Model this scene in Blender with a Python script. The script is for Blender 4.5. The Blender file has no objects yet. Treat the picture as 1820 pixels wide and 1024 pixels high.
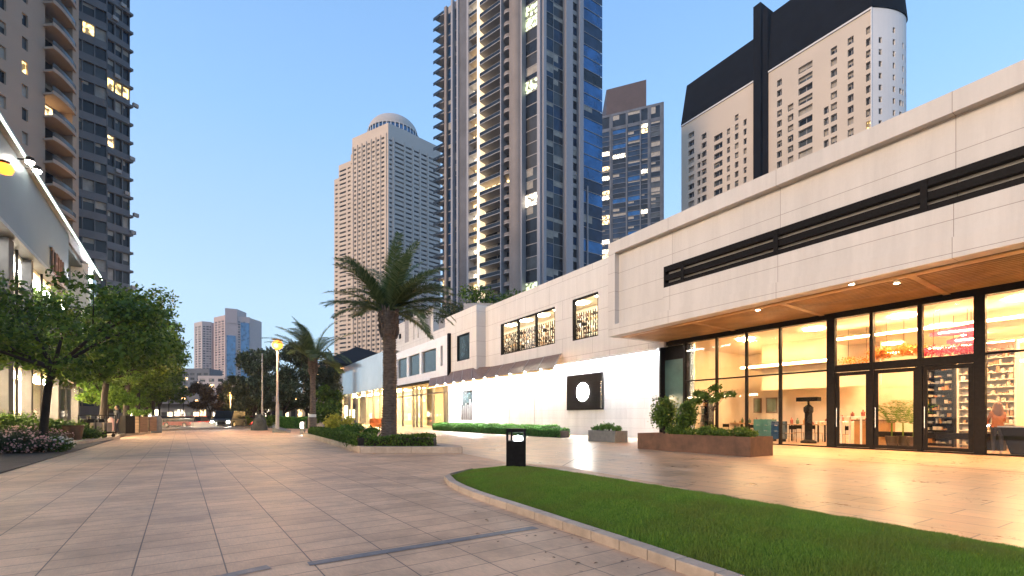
import bpy, math, random
import numpy as np
from mathutils import Vector, Matrix
random.seed(7)
SKY_STRENGTH, EXPOSURE = .06, 1.42
rng = np.random.default_rng(7)
F, CX, HY, EYE = 850.0, 910.0, 742.0, 1.3     # focal length and horizon of the 1820x1024 photograph, eye height
sc = bpy.context.scene
col = sc.collection
R = math.radians
WL = {}                                        # world location of each parent

def T(u): return (u-CX)/F
def gp(u, v, z=0.0):
    d = F*(EYE-z)/(v-HY); return (T(u)*d, d)
class Fr:                                      # a building line: s runs along it away from the camera, w across it
    def __init__(s, vp, side=1):
        n = math.hypot(vp-CX, F); s.D = ((vp-CX)/n, F/n); s.vp = vp
        s.N = (s.D[1]*side, -s.D[0]*side)
    def xy(s, a, w): return (s.D[0]*a+s.N[0]*w, s.D[1]*a+s.N[1]*w)
    def d(s, u, w): return w/(s.N[0]*T(u)+s.N[1])
    def s(s, u, w): return s.d(u, w)*(s.D[0]*T(u)+s.D[1])
    def z(s, u, v, w): return EYE+(HY-v)/F*s.d(u, w)
    def ang(s): return math.atan2(s.D[1], s.D[0])
RF, LF = Fr(388), Fr(335, -1)
def line_at(C, vp, u):                         # point of the line through C heading for vanishing point vp, in column u
    dx, dy = vp-CX, F; t = T(u)
    k = (t*C[1]-C[0])/(dx-t*dy); return (C[0]+dx*k, C[1]+dy*k)

# ------------------------------------------------------------------ materials
M = {}
def newmat(name):
    m = bpy.data.materials.new(name); m.use_nodes = True
    nt = m.node_tree; b = nt.nodes['Principled BSDF']; M[name] = m
    return m, nt, b
def N(nt, t, **k):
    n = nt.nodes.new(t)
    for a, v in k.items():
        if a in n.inputs: n.inputs[a].default_value = v
        else: setattr(n, a, v)
    return n
def L(nt, a, b): nt.links.new(a, b)
def c4(c): return (c[0], c[1], c[2], 1)
def mat(name, c, rough=.6, metal=0, var=.15, scale=3.0, bump=.0, bscale=40., spec=.5, emit=None, es=0, stretch=None):
    m, nt, b = newmat(name)
    b.inputs['Roughness'].default_value = rough; b.inputs['Metallic'].default_value = metal
    b.inputs['Specular IOR Level'].default_value = spec
    tc = N(nt, 'ShaderNodeTexCoord')
    src = tc.outputs['Object']
    if stretch:
        mp = N(nt, 'ShaderNodeMapping'); mp.inputs['Scale'].default_value = stretch; L(nt, src, mp.inputs[0]); src = mp.outputs[0]
    nz = N(nt, 'ShaderNodeTexNoise', Scale=scale, Detail=6.0, Roughness=.6); L(nt, src, nz.inputs['Vector'])
    cr = N(nt, 'ShaderNodeValToRGB')
    cr.color_ramp.elements[0].position = .3; cr.color_ramp.elements[1].position = .7
    cr.color_ramp.elements[0].color = c4([x*(1-var) for x in c]); cr.color_ramp.elements[1].color = c4([min(1, x*(1+var)) for x in c])
    L(nt, nz.outputs['Fac'], cr.inputs[0]); L(nt, cr.outputs[0], b.inputs['Base Color'])
    if bump:
        n2 = N(nt, 'ShaderNodeTexNoise', Scale=bscale, Detail=4.0); L(nt, src, n2.inputs['Vector'])
        bp = N(nt, 'ShaderNodeBump', Strength=bump, Distance=.02); L(nt, n2.outputs['Fac'], bp.inputs['Height']); L(nt, bp.outputs[0], b.inputs['Normal'])
    if emit:
        b.inputs['Emission Color'].default_value = c4(emit); b.inputs['Emission Strength'].default_value = es
    return m
def emis(name, c, s):
    m, nt, b = newmat(name)
    b.inputs['Base Color'].default_value = (.8, .8, .8, 1)
    b.inputs['Emission Color'].default_value = c4(c); b.inputs['Emission Strength'].default_value = s
    return m
def brick(name, ang, wall, bw, rh, c1, c2, joint, off=.5, dy=0, mortar=.008, rough=.6, var=.25, bump=.4, rvar=.15, grain=None, spec=.5):
    m, nt, b = newmat(name)
    tc = N(nt, 'ShaderNodeTexCoord'); mp = N(nt, 'ShaderNodeMapping'); mp.inputs['Rotation'].default_value = (0, 0, -ang); mp.inputs['Location'].default_value = (0, dy, 0)
    L(nt, tc.outputs['Object'], mp.inputs[0]); v = mp.outputs[0]
    if wall:
        sp = N(nt, 'ShaderNodeSeparateXYZ'); cb = N(nt, 'ShaderNodeCombineXYZ'); L(nt, v, sp.inputs[0])
        L(nt, sp.outputs[0], cb.inputs[0]); L(nt, sp.outputs[2], cb.inputs[1]); v = cb.outputs[0]
    br = N(nt, 'ShaderNodeTexBrick', Scale=1.0); br.offset = off; br.squash = 1
    br.inputs['Brick Width'].default_value = bw; br.inputs['Row Height'].default_value = rh
    br.inputs['Mortar Size'].default_value = mortar; br.inputs['Mortar Smooth'].default_value = .1
    br.inputs['Color1'].default_value = c4(c1); br.inputs['Color2'].default_value = c4(c2); br.inputs['Mortar'].default_value = c4(joint)
    L(nt, v, br.inputs['Vector'])
    nz = N(nt, 'ShaderNodeTexNoise', Scale=.9, Detail=8.0, Roughness=.65); L(nt, tc.outputs['Object'], nz.inputs['Vector'])
    n2 = N(nt, 'ShaderNodeTexNoise', Scale=9.0, Detail=8.0, Roughness=.7)
    m2 = N(nt, 'ShaderNodeMapping'); m2.inputs['Scale'].default_value = grain or (1, 1, 1); m2.inputs['Location'].default_value = (1.1, 2.3, 7.43); L(nt, v, m2.inputs[0]); L(nt, m2.outputs[0], n2.inputs['Vector'])
    ad = N(nt, 'ShaderNodeMath', operation='ADD'); L(nt, nz.outputs['Fac'], ad.inputs[0]); L(nt, n2.outputs['Fac'], ad.inputs[1])
    mr = N(nt, 'ShaderNodeMapRange'); mr.inputs['From Min'].default_value = .6; mr.inputs['From Max'].default_value = 1.4
    mr.inputs['To Min'].default_value = 1-var; mr.inputs['To Max'].default_value = 1+var; L(nt, ad.outputs[0], mr.inputs[0])
    mx = N(nt, 'ShaderNodeVectorMath', operation='SCALE'); L(nt, br.outputs['Color'], mx.inputs[0]); L(nt, mr.outputs[0], mx.inputs['Scale'])
    if wall:                                       # rain streaks and soiling
        m4 = N(nt, 'ShaderNodeMapping'); m4.inputs['Scale'].default_value = (1.7, .12, 1); m4.inputs['Location'].default_value = (3.3, 1.7, 5.37); L(nt, v, m4.inputs[0])
        n4 = N(nt, 'ShaderNodeTexNoise', Scale=1.0, Detail=7.0, Roughness=.7); L(nt, m4.outputs[0], n4.inputs['Vector'])
        r4 = N(nt, 'ShaderNodeMapRange'); r4.inputs['From Min'].default_value = .35; r4.inputs['From Max'].default_value = .62; r4.inputs['To Min'].default_value = .90; r4.inputs['To Max'].default_value = 1.02; L(nt, n4.outputs['Fac'], r4.inputs[0])
    else:                                          # darker blotches and gum spots
        n4 = N(nt, 'ShaderNodeTexNoise', Scale=.45, Detail=9.0, Roughness=.75); L(nt, tc.outputs['Object'], n4.inputs['Vector'])
        r4 = N(nt, 'ShaderNodeMapRange'); r4.inputs['From Min'].default_value = .36; r4.inputs['From Max'].default_value = .55; r4.inputs['To Min'].default_value = .72; r4.inputs['To Max'].default_value = 1.05; L(nt, n4.outputs['Fac'], r4.inputs[0])
        vo = N(nt, 'ShaderNodeTexVoronoi', Scale=2.3); L(nt, tc.outputs['Object'], vo.inputs['Vector'])
        r5 = N(nt, 'ShaderNodeMapRange'); r5.inputs['From Min'].default_value = .035; r5.inputs['From Max'].default_value = .05; r5.inputs['To Min'].default_value = .6; r5.inputs['To Max'].default_value = 1; L(nt, vo.outputs['Distance'], r5.inputs[0])
        mm = N(nt, 'ShaderNodeMath', operation='MULTIPLY'); L(nt, r4.outputs[0], mm.inputs[0]); L(nt, r5.outputs[0], mm.inputs[1]); r4 = mm
    mx2 = N(nt, 'ShaderNodeVectorMath', operation='SCALE'); L(nt, mx.outputs[0], mx2.inputs[0]); L(nt, r4.outputs[0], mx2.inputs['Scale']); mx = mx2
    L(nt, mx.outputs[0], b.inputs['Base Color'])
    rr = N(nt, 'ShaderNodeMapRange'); rr.inputs['From Min'].default_value = .6; rr.inputs['From Max'].default_value = 1.4
    rr.inputs['To Min'].default_value = rough-rvar; rr.inputs['To Max'].default_value = rough+rvar; L(nt, ad.outputs[0], rr.inputs[0]); L(nt, rr.outputs[0], b.inputs['Roughness'])
    b.inputs['Specular IOR Level'].default_value = spec
    iv = N(nt, 'ShaderNodeMath', operation='MULTIPLY_ADD'); iv.inputs[1].default_value = -1.0; L(nt, br.outputs['Fac'], iv.inputs[0])
    m3 = N(nt, 'ShaderNodeMath', operation='MULTIPLY'); m3.inputs[1].default_value = .25; L(nt, n2.outputs['Fac'], m3.inputs[0]); L(nt, m3.outputs[0], iv.inputs[2])
    bp = N(nt, 'ShaderNodeBump', Strength=bump, Distance=.01); L(nt, iv.outputs[0], bp.inputs['Height']); L(nt, bp.outputs[0], b.inputs['Normal'])
    return m
def leafmat(name, ca, cb, tr=.35):
    m, nt, b = newmat(name)
    g = N(nt, 'ShaderNodeNewGeometry'); cr = N(nt, 'ShaderNodeValToRGB')
    cr.color_ramp.elements[0].color = c4(ca); cr.color_ramp.elements[1].color = c4(cb)
    L(nt, g.outputs['Random Per Island'], cr.inputs[0]); L(nt, cr.outputs[0], b.inputs['Base Color'])
    b.inputs['Roughness'].default_value = .5; b.inputs['Specular IOR Level'].default_value = .3
    t = N(nt, 'ShaderNodeBsdfTranslucent'); L(nt, cr.outputs[0], t.inputs[0])
    mx = N(nt, 'ShaderNodeMixShader'); mx.inputs[0].default_value = tr
    L(nt, b.outputs[0], mx.inputs[1]); L(nt, t.outputs[0], mx.inputs[2]); L(nt, mx.outputs[0], nt.nodes['Material Output'].inputs[0])
    return m
def clearglass(name, tint=(1, 1, 1), ior=1.45, extra=0.0):
    m, nt, b = newmat(name); nt.nodes.remove(b)
    t = N(nt, 'ShaderNodeBsdfTransparent'); t.inputs[0].default_value = c4(tint)
    g = N(nt, 'ShaderNodeBsdfGlossy', Roughness=.02); fr = N(nt, 'ShaderNodeLayerWeight', Blend=.5); mx = N(nt, 'ShaderNodeMixShader')
    pw = N(nt, 'ShaderNodeMath', operation='POWER'); pw.inputs[1].default_value = 3.5 if ior > 1.3 else 7; L(nt, fr.outputs['Facing'], pw.inputs[0])
    ad = N(nt, 'ShaderNodeMath', operation='MULTIPLY_ADD'); ad.inputs[1].default_value = .75; ad.inputs[2].default_value = .03+extra; L(nt, pw.outputs[0], ad.inputs[0])
    L(nt, ad.outputs[0], mx.inputs[0]); L(nt, t.outputs[0], mx.inputs[1]); L(nt, g.outputs[0], mx.inputs[2]); L(nt, mx.outputs[0], nt.nodes['Material Output'].inputs[0])
    return m
def litwin(name, c, s):                         # a lit room behind glass: uneven warm emission
    m, nt, b = newmat(name)
    tc = N(nt, 'ShaderNodeTexCoord'); nz = N(nt, 'ShaderNodeTexNoise', Scale=1.1, Detail=3.0); L(nt, tc.outputs['Object'], nz.inputs['Vector'])
    mr = N(nt, 'ShaderNodeMapRange'); mr.inputs['From Min'].default_value = .42; mr.inputs['From Max'].default_value = .58
    mr.inputs['To Min'].default_value = s*.06; mr.inputs['To Max'].default_value = s*1.3
    L(nt, nz.outputs['Fac'], mr.inputs[0]); L(nt, mr.outputs[0], b.inputs['Emission Strength'])
    b.inputs['Emission Color'].default_value = c4(c); b.inputs['Base Color'].default_value = (.1, .08, .06, 1); b.inputs['Roughness'].default_value = .2
    return m
def towerglass(name, c, metal=0.0, rough=.12, spec=.8, scale=.25):
    m = mat(name, c, rough, metal, var=.5, scale=scale, spec=spec, bump=.15, bscale=.6)
    return m

# ------------------------------------------------------------------ meshes
class MB:
    def __init__(s): s.v = []; s.f = []; s.m = []
    def add(s, pts, faces, m=0):
        k = len(s.v); s.v.extend([tuple(p) for p in pts])
        for f in faces: s.f.append([k+i for i in f]); s.m.append(m)
    def quad(s, a, b, c, d, m=0): s.add([a, b, c, d], [(0, 1, 2, 3)], m)
    def prism(s, bot, top, m=0):
        n = len(bot); s.add(list(bot)+list(top), [tuple(range(n))[::-1], tuple(range(n, 2*n))]+[(i, (i+1) % n, n+(i+1) % n, n+i) for i in range(n)], m)
    def ext(s, xy, z0, z1, m=0): s.prism([(x, y, z0) for x, y in xy], [(x, y, z1) for x, y in xy], m)
    def box(s, x0, x1, y0, y1, z0, z1, m=0): s.ext([(x0, y0), (x1, y0), (x1, y1), (x0, y1)], z0, z1, m)
    def fb(s, fr, s0, s1, w0, w1, z0, z1, m=0): s.ext([fr.xy(s0, w0), fr.xy(s1, w0), fr.xy(s1, w1), fr.xy(s0, w1)], z0, z1, m)
    def bar(s, a, b, r, m=0, n=4, r2=None):
        a = Vector(a); b = Vector(b); d = (b-a)
        if d.length < 1e-6: return
        q = d.normalized().to_track_quat('Z', 'Y'); r2 = r if r2 is None else r2
        ring = lambda c, rr: [c+q@Vector((rr*math.cos(2*math.pi*(i+.5)/n), rr*math.sin(2*math.pi*(i+.5)/n), 0)) for i in range(n)]
        s.prism(ring(a, r), ring(b, r2), m)
    def lathe(s, prof, cx, cy, n=16, m=0, a0=0, a1=2*math.pi):
        k = len(s.v); full = abs(a1-a0-2*math.pi) < 1e-6; c = n if full else n+1
        for r, z in prof:
            for i in range(c):
                a = a0+(a1-a0)*i/n; s.v.append((cx+r*math.cos(a), cy+r*math.sin(a), z))
        for j in range(len(prof)-1):
            for i in range(n):
                i2 = (i+1) % c; s.f.append([k+j*c+i, k+j*c+i2, k+(j+1)*c+i2, k+(j+1)*c+i]); s.m.append(m)
    def tube(s, pts, rads, n=8, m=0):
        k = len(s.v); P = [Vector(p) for p in pts]
        for j, p in enumerate(P):
            d = (P[min(j+1, len(P)-1)]-P[max(j-1, 0)]).normalized(); q = d.to_track_quat('Z', 'Y')
            for i in range(n):
                a = 2*math.pi*i/n; s.v.append(tuple(p+q@Vector((rads[j]*math.cos(a), rads[j]*math.sin(a), 0))))
        for j in range(len(P)-1):
            for i in range(n):
                i2 = (i+1) % n; s.f.append([k+j*n+i, k+j*n+i2, k+(j+1)*n+i2, k+(j+1)*n+i]); s.m.append(m)
        s.f.append([k+(len(P)-1)*n+i for i in range(n)]); s.m.append(m)
    def merge(s, o):
        k = len(s.v); s.v.extend(o.v); s.f.extend([[k+i for i in f] for f in o.f]); s.m.extend(o.m)
    def build(s, name, mats, parent=None, smooth=False, bevel=0, loc=None, local=False):
        me = bpy.data.meshes.new(name); me.from_pydata(s.v, [], s.f); me.update()
        if not isinstance(mats, (list, tuple)): mats = [mats]
        for m in mats: me.materials.append(M[m] if isinstance(m, str) else m)
        if len(mats) > 1: me.polygons.foreach_set('material_index', s.m)
        if smooth: me.polygons.foreach_set('use_smooth', [True]*len(me.polygons))
        o = bpy.data.objects.new(name, me); col.objects.link(o)
        put(o, parent, local)
        if loc: o.location = loc
        if bevel:
            b = o.modifiers.new('bevel', 'BEVEL'); b.width = bevel; b.segments = 2; b.limit_method = 'ANGLE'
        return o
def put(o, parent, local=False):
    if parent is not None:
        o.parent = parent
        if not local: o.location = -WL.get(parent.name, Vector((0, 0, 0)))
def npmesh(name, V, Q, mats, parent=None, local=False, per=4, mi=None):
    me = bpy.data.meshes.new(name)
    me.vertices.add(len(V)); me.vertices.foreach_set('co', np.asarray(V, dtype=np.float32).ravel())
    Q = np.asarray(Q, dtype=np.int32); me.loops.add(Q.size); me.loops.foreach_set('vertex_index', Q.ravel())
    me.polygons.add(len(Q)); me.polygons.foreach_set('loop_start', np.arange(0, Q.size, per, dtype=np.int32))
    me.polygons.foreach_set('loop_total', np.full(len(Q), per, dtype=np.int32))
    if not isinstance(mats, (list, tuple)): mats = [mats]
    for m in mats: me.materials.append(M[m])
    if mi is not None: me.polygons.foreach_set('material_index', np.asarray(mi, dtype=np.int32))
    me.update(calc_edges=True)
    o = bpy.data.objects.new(name, me); col.objects.link(o); put(o, parent, local); return o
def tag(o, label=None, cat=None, group=None, kind=None):
    if label: o['label'] = label
    if cat: o['category'] = cat
    if group: o['group'] = group
    if kind: o['kind'] = kind
    return o
def thing(name, label, cat, loc=(0, 0, 0), rz=0, group=None):
    o = bpy.data.objects.new(name, None); col.objects.link(o); o.empty_display_size = .3
    o.location = loc; o.rotation_euler = (0, 0, rz); WL[o.name] = Vector(loc); return tag(o, label, cat, group)
def copy_tree(o, parent=None):
    c = o.copy(); col.objects.link(c)
    if parent is not None: c.parent = parent
    for ch in [x for x in col.objects if x.parent == o]: copy_tree(ch, c)
    return c
def pix(p):
    return (CX+F*p[0]/max(p[1], .1), HY-F*(p[2]-EYE)/max(p[1], .1))
def items(lst, name, mats, parent, cap=100, label=None):       # countable parts: the largest in view one by one, the rest as one
    def key(mb):
        c = np.mean(np.array(mb.v), axis=0); u, v = pix(c)
        e = np.ptp(np.array(mb.v), axis=0); a = max(e[0], e[1])*max(e[2], .1)/max(c[1], 1)**2
        return -(a if (-20 < u < 1840 and -20 < v < 1044) else a*1e-4)
    lst = sorted(lst, key=key)
    for mb in lst[:cap]: mb.build(name, mats, parent)
    if len(lst) > cap:
        r = MB()
        for mb in lst[cap:]: r.merge(mb)
        tag(r.build(name, mats, parent), kind='stuff')

def leaves(centres, radii, n, size, aspect=.5, shell=.55, up=.0, droop=0):
    C = np.asarray(centres, float); Rr = np.asarray(radii, float)
    if Rr.ndim == 1: Rr = np.stack([Rr, Rr, Rr*.75], 1)
    wt = (Rr[:, 0]*Rr[:, 1]); k = rng.choice(len(C), n, p=wt/wt.sum())
    d = rng.normal(size=(n, 3)); d /= np.linalg.norm(d, axis=1)[:, None]
    r = shell+(1-shell)*rng.random(n)**.7; r[rng.random(n) < .25] *= .7
    p = C[k]+d*Rr[k]*r[:, None]+rng.normal(size=(n, 3))*size*.5
    a = rng.normal(size=(n, 3)); a[:, 2] -= droop; a /= np.linalg.norm(a, axis=1)[:, None]
    nn = d*.8+rng.normal(size=(n, 3))*.7; nn[:, 2] += up+.4
    b = np.cross(nn, a); b /= np.linalg.norm(b, axis=1)[:, None]+1e-9
    s = (size*(.6+.8*rng.random(n)))[:, None]
    V = np.stack([p-a*s*.5, p+b*s*aspect*.5, p+a*s*.5, p-b*s*aspect*.5], 1).reshape(-1, 3)
    return V, np.arange(4*n).reshape(-1, 4)
# ------------------------------------------------------------------ material list
PF = Fr(320)
brick('paving_left', PF.ang(), False, .33, .65, (.48, .30, .18), (.56, .355, .215), (.13, .09, .065), off=0, dy=.325, mortar=.006, rough=.58, var=.30, grain=(1, 6, 1))
brick('paving_right', RF.ang(), False, 1.2, .6, (.40, .26, .155), (.48, .32, .195), (.07, .05, .04), off=.5, mortar=.010, rough=.33, var=.32, rvar=.12)
brick('kerb_stone', 0, False, 3, 3, (.33, .26, .195), (.38, .30, .23), (.3, .25, .2), rough=.6, mortar=.001)
mat('dark_band', (.13, .125, .13), .5, var=.25, scale=12, bump=.2)
mat('dark_joint', (.03, .025, .02), .6)
mat('earth', (.06, .05, .04), .9, var=.4, scale=2, bump=.5)
mat('far_ground', (.07, .07, .065), .85, var=.3, scale=.2)
mat('asphalt', (.055, .055, .06), .6, var=.25, scale=5, bump=.3)
mat('grass_soil', (.03, .05, .015), .9, var=.4, scale=9, bump=.6)
leafmat('grass_blade', (.075, .17, .018), (.20, .34, .045), .35)
nt = M['grass_blade'].node_tree; cr = [x for x in nt.nodes if x.bl_idname == 'ShaderNodeValToRGB'][0]
tcg = nt.nodes.new('ShaderNodeTexCoord'); ng = N(nt, 'ShaderNodeTexNoise', Scale=1.3, Detail=5.0); L(nt, tcg.outputs['Object'], ng.inputs['Vector'])
rg = N(nt, 'ShaderNodeMapRange'); rg.inputs['From Min'].default_value = .42; rg.inputs['From Max'].default_value = .9; L(nt, ng.outputs['Fac'], rg.inputs[0])
mg = N(nt, 'ShaderNodeMix', data_type='RGBA'); L(nt, rg.outputs[0], mg.inputs[0]); L(nt, cr.outputs[0], mg.inputs[6]); mg.inputs[7].default_value = (.16, .155, .035, 1)
for l_ in list(nt.links):
    if l_.from_node == cr and l_.to_node != mg: t_ = l_.to_socket; nt.links.remove(l_); L(nt, mg.outputs[2], t_)
leafmat('leaf_dark', (.02, .055, .007), (.13, .21, .028), .38)
leafmat('leaf_bright', (.05, .12, .015), (.16, .28, .03), .4)
leafmat('leaf_hedge', (.04, .12, .02), (.12, .27, .05), .3)
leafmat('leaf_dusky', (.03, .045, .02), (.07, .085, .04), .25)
leafmat('leaf_brown', (.05, .035, .02), (.10, .07, .04), .2)
leafmat('palm_leaf', (.06, .10, .03), (.19, .23, .085), .42)
leafmat('petal_pink', (.45, .25, .25), (.65, .45, .42), .3)
leafmat('petal_white', (.6, .6, .55), (.85, .85, .8), .3)
leafmat('petal_red', (.5, .03, .1), (.8, .15, .25), .3)
leafmat('petal_orange', (.55, .15, .03), (.8, .4, .08), .3)
leafmat('leaf_yellow', (.35, .32, .03), (.6, .55, .08), .3)
mat('bark', (.026, .019, .014), .9, var=.4, scale=8, bump=.8, bscale=30, stretch=(1, 1, .25))
mat('palm_bark', (.16, .115, .085), .9, var=.45, scale=6, bump=.8, bscale=25, stretch=(1, 1, 3))
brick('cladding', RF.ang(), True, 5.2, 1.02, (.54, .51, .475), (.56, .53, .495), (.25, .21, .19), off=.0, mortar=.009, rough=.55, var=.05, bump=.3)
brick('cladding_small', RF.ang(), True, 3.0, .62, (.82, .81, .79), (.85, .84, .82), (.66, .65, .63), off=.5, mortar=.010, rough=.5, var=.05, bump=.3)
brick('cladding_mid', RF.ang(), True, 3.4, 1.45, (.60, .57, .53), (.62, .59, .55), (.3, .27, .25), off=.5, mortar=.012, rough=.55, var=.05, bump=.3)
mat('white_render', (.72, .72, .73), .5, var=.05, scale=1.5, bump=.1)
mat('cream_wall', (.70, .62, .50), .6, var=.05, scale=2)
mat('shop_white', (.8, .77, .7), .5, var=.05)
mat('trunk_pale', (.1, .08, .06), .9)
mat('black_metal', (.010, .009, .009), .5, var=.3, scale=10, spec=.06)
mat('grey_metal', (.30, .29, .28), .4, metal=.6, var=.15)
mat('steel', (.55, .55, .55), .25, metal=.9, var=.1)
mat('wood_slat', (.42, .26, .11), .5, var=.3, scale=3, stretch=(.3, .3, 4), bump=.3)
mat('wood_dark', (.11, .06, .03), .5, var=.3, scale=4)
mat('wood_table', (.40, .24, .12), .4, var=.2, scale=4)
mat('shop_floor', (.42, .27, .17), .28, var=.2, scale=1.2)
mat('corten', (.095, .046, .025), .7, var=.45, scale=2.2, bump=.4)
mat('dark_rock', (.045, .05, .045), .85, var=.4, scale=3, bump=.5)
mat('grey_planter', (.11, .12, .125), .55, var=.2, scale=5, bump=.2)
mat('gravel_white', (.6, .6, .58), .8, var=.3, scale=25, bump=1.0, bscale=60)
mat('awning_brown', (.17, .105, .075), .45, var=.25, scale=4)
mat('soil', (.03, .022, .016), .95, var=.4, scale=10)
mat('glass_teal', (.06, .12, .12), .08, var=.4, scale=.3, spec=.9)
towerglass('glass_upper', (.035, .055, .06), scale=1.2)
clearglass('glass_clear'); clearglass('glass_lamp', ior=1.2)
clearglass('glass_shop_far', tint=(.9, .95, .93), extra=.05)
emis('lamp_white', (1, .93, .82), 24); emis('lamp_orange', (1, .24, .025), 1.6); emis('ceiling_white', (1, .86, .62), 34); emis('ceiling_left', (1, .78, .48), 75); M['lamp_orange'].node_tree.nodes['Principled BSDF'].inputs['Base Color'].default_value = (.02, .01, .005, 1); emis('strip_alcove', (1, .95, .85), 26); emis('lamp_cool', (.88, .94, 1), 40)
emis('ceiling_panel', (1, .62, .27), 66); emis('strip_white', (.92, .95, 1), 620); emis('strip_warm', (1, .56, .24), 34)
emis('strip_green', (.80, 1, .78), 2.5); emis('spot_small', (1, .85, .6), 40); emis('headlight', (1, .97, .9), 120)
emis('tail_red', (1, .06, .04), 8); emis('shop_glow', (1, .80, .52), 3.5); emis('logo_light', (1, .98, .92), 22)
emis('shop_glow_warm', (1, .68, .34), 1.8)
litwin('lit_warm', (1, .66, .30), 1.6); litwin('lit_white', (1, .85, .62), 2.0); litwin('lit_green', (.85, 1, .55), 1.0); litwin('lit_yellow', (1, .66, .22), 1.8)
emis('screen_glow', (1, .9, .75), 1.2)

# ------------------------------------------------------------------ ground
mb = MB(); mb.quad((-3000, -300, -.06), (3000, -300, -.06), (3000, 4000, -.06), (-3000, 4000, -.06))
tag(mb.build('ground', 'far_ground'), kind='structure')
mb = MB(); mb.quad((-60, -15, 0), (45, -15, 0), (45, 58, 0), (-60, 58, 0))
tag(mb.build('plaza_paving', 'paving_left'), kind='structure')
mb = MB(); mb.quad((-120, 58, -.03), (60, 58, -.03), (60, 105, -.03), (-120, 105, -.03))
tag(mb.build('road', 'asphalt'), kind='structure')
pr = [gp(1717, 957), gp(1000, 828.6), gp(900, 822), gp(822, 806), gp(800, 790), gp(640, 764.5), gp(590, 758)]
far = RF.xy(95, 24)
pr = pr+[far, RF.xy(-10, 24), RF.xy(-10, 8)]
a, b = gp(1000, 828.6), gp(1717, 957)
pr[0] = (b[0]+(b[0]-a[0])*.8, b[1]+(b[1]-a[1])*.8)
mb = MB(); mb.add([(x, y, .004) for x, y in pr], [tuple(range(len(pr)))])
o = mb.build('shop_paving', 'paving_right'); tag(o, kind='structure')
# border stone strip beside the lawn and its dark joint
n = Vector((b[1]-a[1], -(b[0]-a[0]))).normalized()
def strip(name, p, q, w, z, m, k='structure'):
    p, q = Vector(p), Vector(q); n = Vector((-(q-p).y, (q-p).x)).normalized()*w*.5; mb = MB()
    mb.add([(*(p-n), z), (*(q-n), z), (*(q+n), z), (*(p+n), z)], [(0, 1, 2, 3)]); return tag(mb.build(name, m), kind=k)
strip('paving_joint', gp(940, 826), pr[0], .03, .008, 'dark_joint')
strip('channel_drain', RF.xy(-4, 16.1), RF.xy(12.8, 16.1), .06, .008, 'dark_joint')
strip('dark_paving_band', gp(548, 1003), gp(952, 938), .13, .005, 'dark_band')
strip('dark_paving_band', gp(330, 1040), gp(478, 1008), .13, .005, 'dark_band')
strip('paving_joint', gp(1000, 828.6), RF.xy(16, 14.2), .02, .008, 'dark_joint')

# lawn: kerb, soil mound and blades
outer = [(790, 855), (797, 864), (815, 874), (840, 885), (870, 896), (900, 906), (950, 924), (1000, 942), (1050, 960), (1100, 978), (1150, 996), (1200, 1015), (1270, 1040), (1340, 1068), (1480, 1130), (1700, 1230)]
back = [(2300, 1100), (2100, 1053), (1960, 1020), (1820, 987), (1694, 962), (1523, 931), (1351, 900), (1180, 871), (1003, 842), (960, 836), (930, 834), (900, 834), (870, 836), (840, 839), (815, 845), (798, 850)]
poly = [Vector(gp(*p)) for p in outer+back]
no = len(outer)
def inset(P, i, t):
    p, q, r = P[i-1], P[i], P[(i+1) % len(P)]
    d = (r-p).normalized(); return q+Vector((-d.y, d.x))*t
inn = [inset(poly, i, .15 if (i < no) else .02) for i in range(len(poly))]
cen = sum(poly, Vector((0, 0)))/len(poly)
if (inn[5]-cen).length > (poly[5]-cen).length: inn = [inset(poly, i, -(.15 if i < no else .02)) for i in range(len(poly))]
mb = MB()
for i in range(-3, no-1):
    p, q, a2, b2 = poly[i], poly[i+1], inn[i], inn[i+1]
    L_ = (q-p).length; k = max(1, int(L_/.75))
    for j in range(k):
        f0, f1 = j/k+.004/L_, (j+1)/k-.004/L_
        mb.prism([(*p.lerp(q, f0), -.02), (*p.lerp(q, f1), -.02), (*a2.lerp(b2, f1), -.02), (*a2.lerp(b2, f0), -.02)],
                 [(*p.lerp(q, f0), .10), (*p.lerp(q, f1), .10), (*a2.lerp(b2, f1), .10), (*a2.lerp(b2, f0), .10)])
o = mb.build('lawn_kerb', 'kerb_stone', bevel=.008); tag(o, kind='structure')
def inside(P, x, y):
    r = np.zeros(len(x), bool); n = len(P)
    for i in range(n):
        x0, y0 = P[i]; x1, y1 = P[(i+1) % n]
        if y0 == y1: continue
        c = ((y0 > y) != (y1 > y)) & (x < (x1-x0)*(y-y0)/(y1-y0)+x0); r ^= c
    return r
def edge_dist(P, x, y):
    d = np.full(len(x), 1e9)
    for i in range(len(P)):
        x0, y0 = P[i]; x1, y1 = P[(i+1) % len(P)]; dx, dy = x1-x0, y1-y0; l = dx*dx+dy*dy+1e-9
        t = np.clip(((x-x0)*dx+(y-y0)*dy)/l, 0, 1); d = np.minimum(d, np.hypot(x-x0-t*dx, y-y0-t*dy))
    return d
def mound(x, y):
    d = edge_dist(inn, x, y); return .05+.13*np.minimum(d/1.0, 1)**.7+.006*np.sin(x*3.1+y*1.7)*np.sin(y*2.3)
xs = [p.x for p in inn]; ys = [p.y for p in inn]
gx, gy = np.meshgrid(np.arange(min(xs), max(xs), .08), np.arange(min(ys), max(ys), .08))
ins = inside(inn, gx.ravel(), gy.ravel()).reshape(gx.shape); gz = mound(gx.ravel(), gy.ravel()).reshape(gx.shape)-.02
idx = np.arange(gx.size).reshape(gx.shape); q = ins[:-1, :-1] | ins[1:, :-1] | ins[:-1, 1:] | ins[1:, 1:]
q = ins[:-1, :-1] & ins[1:, :-1] & ins[:-1, 1:] & ins[1:, 1:]
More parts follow.
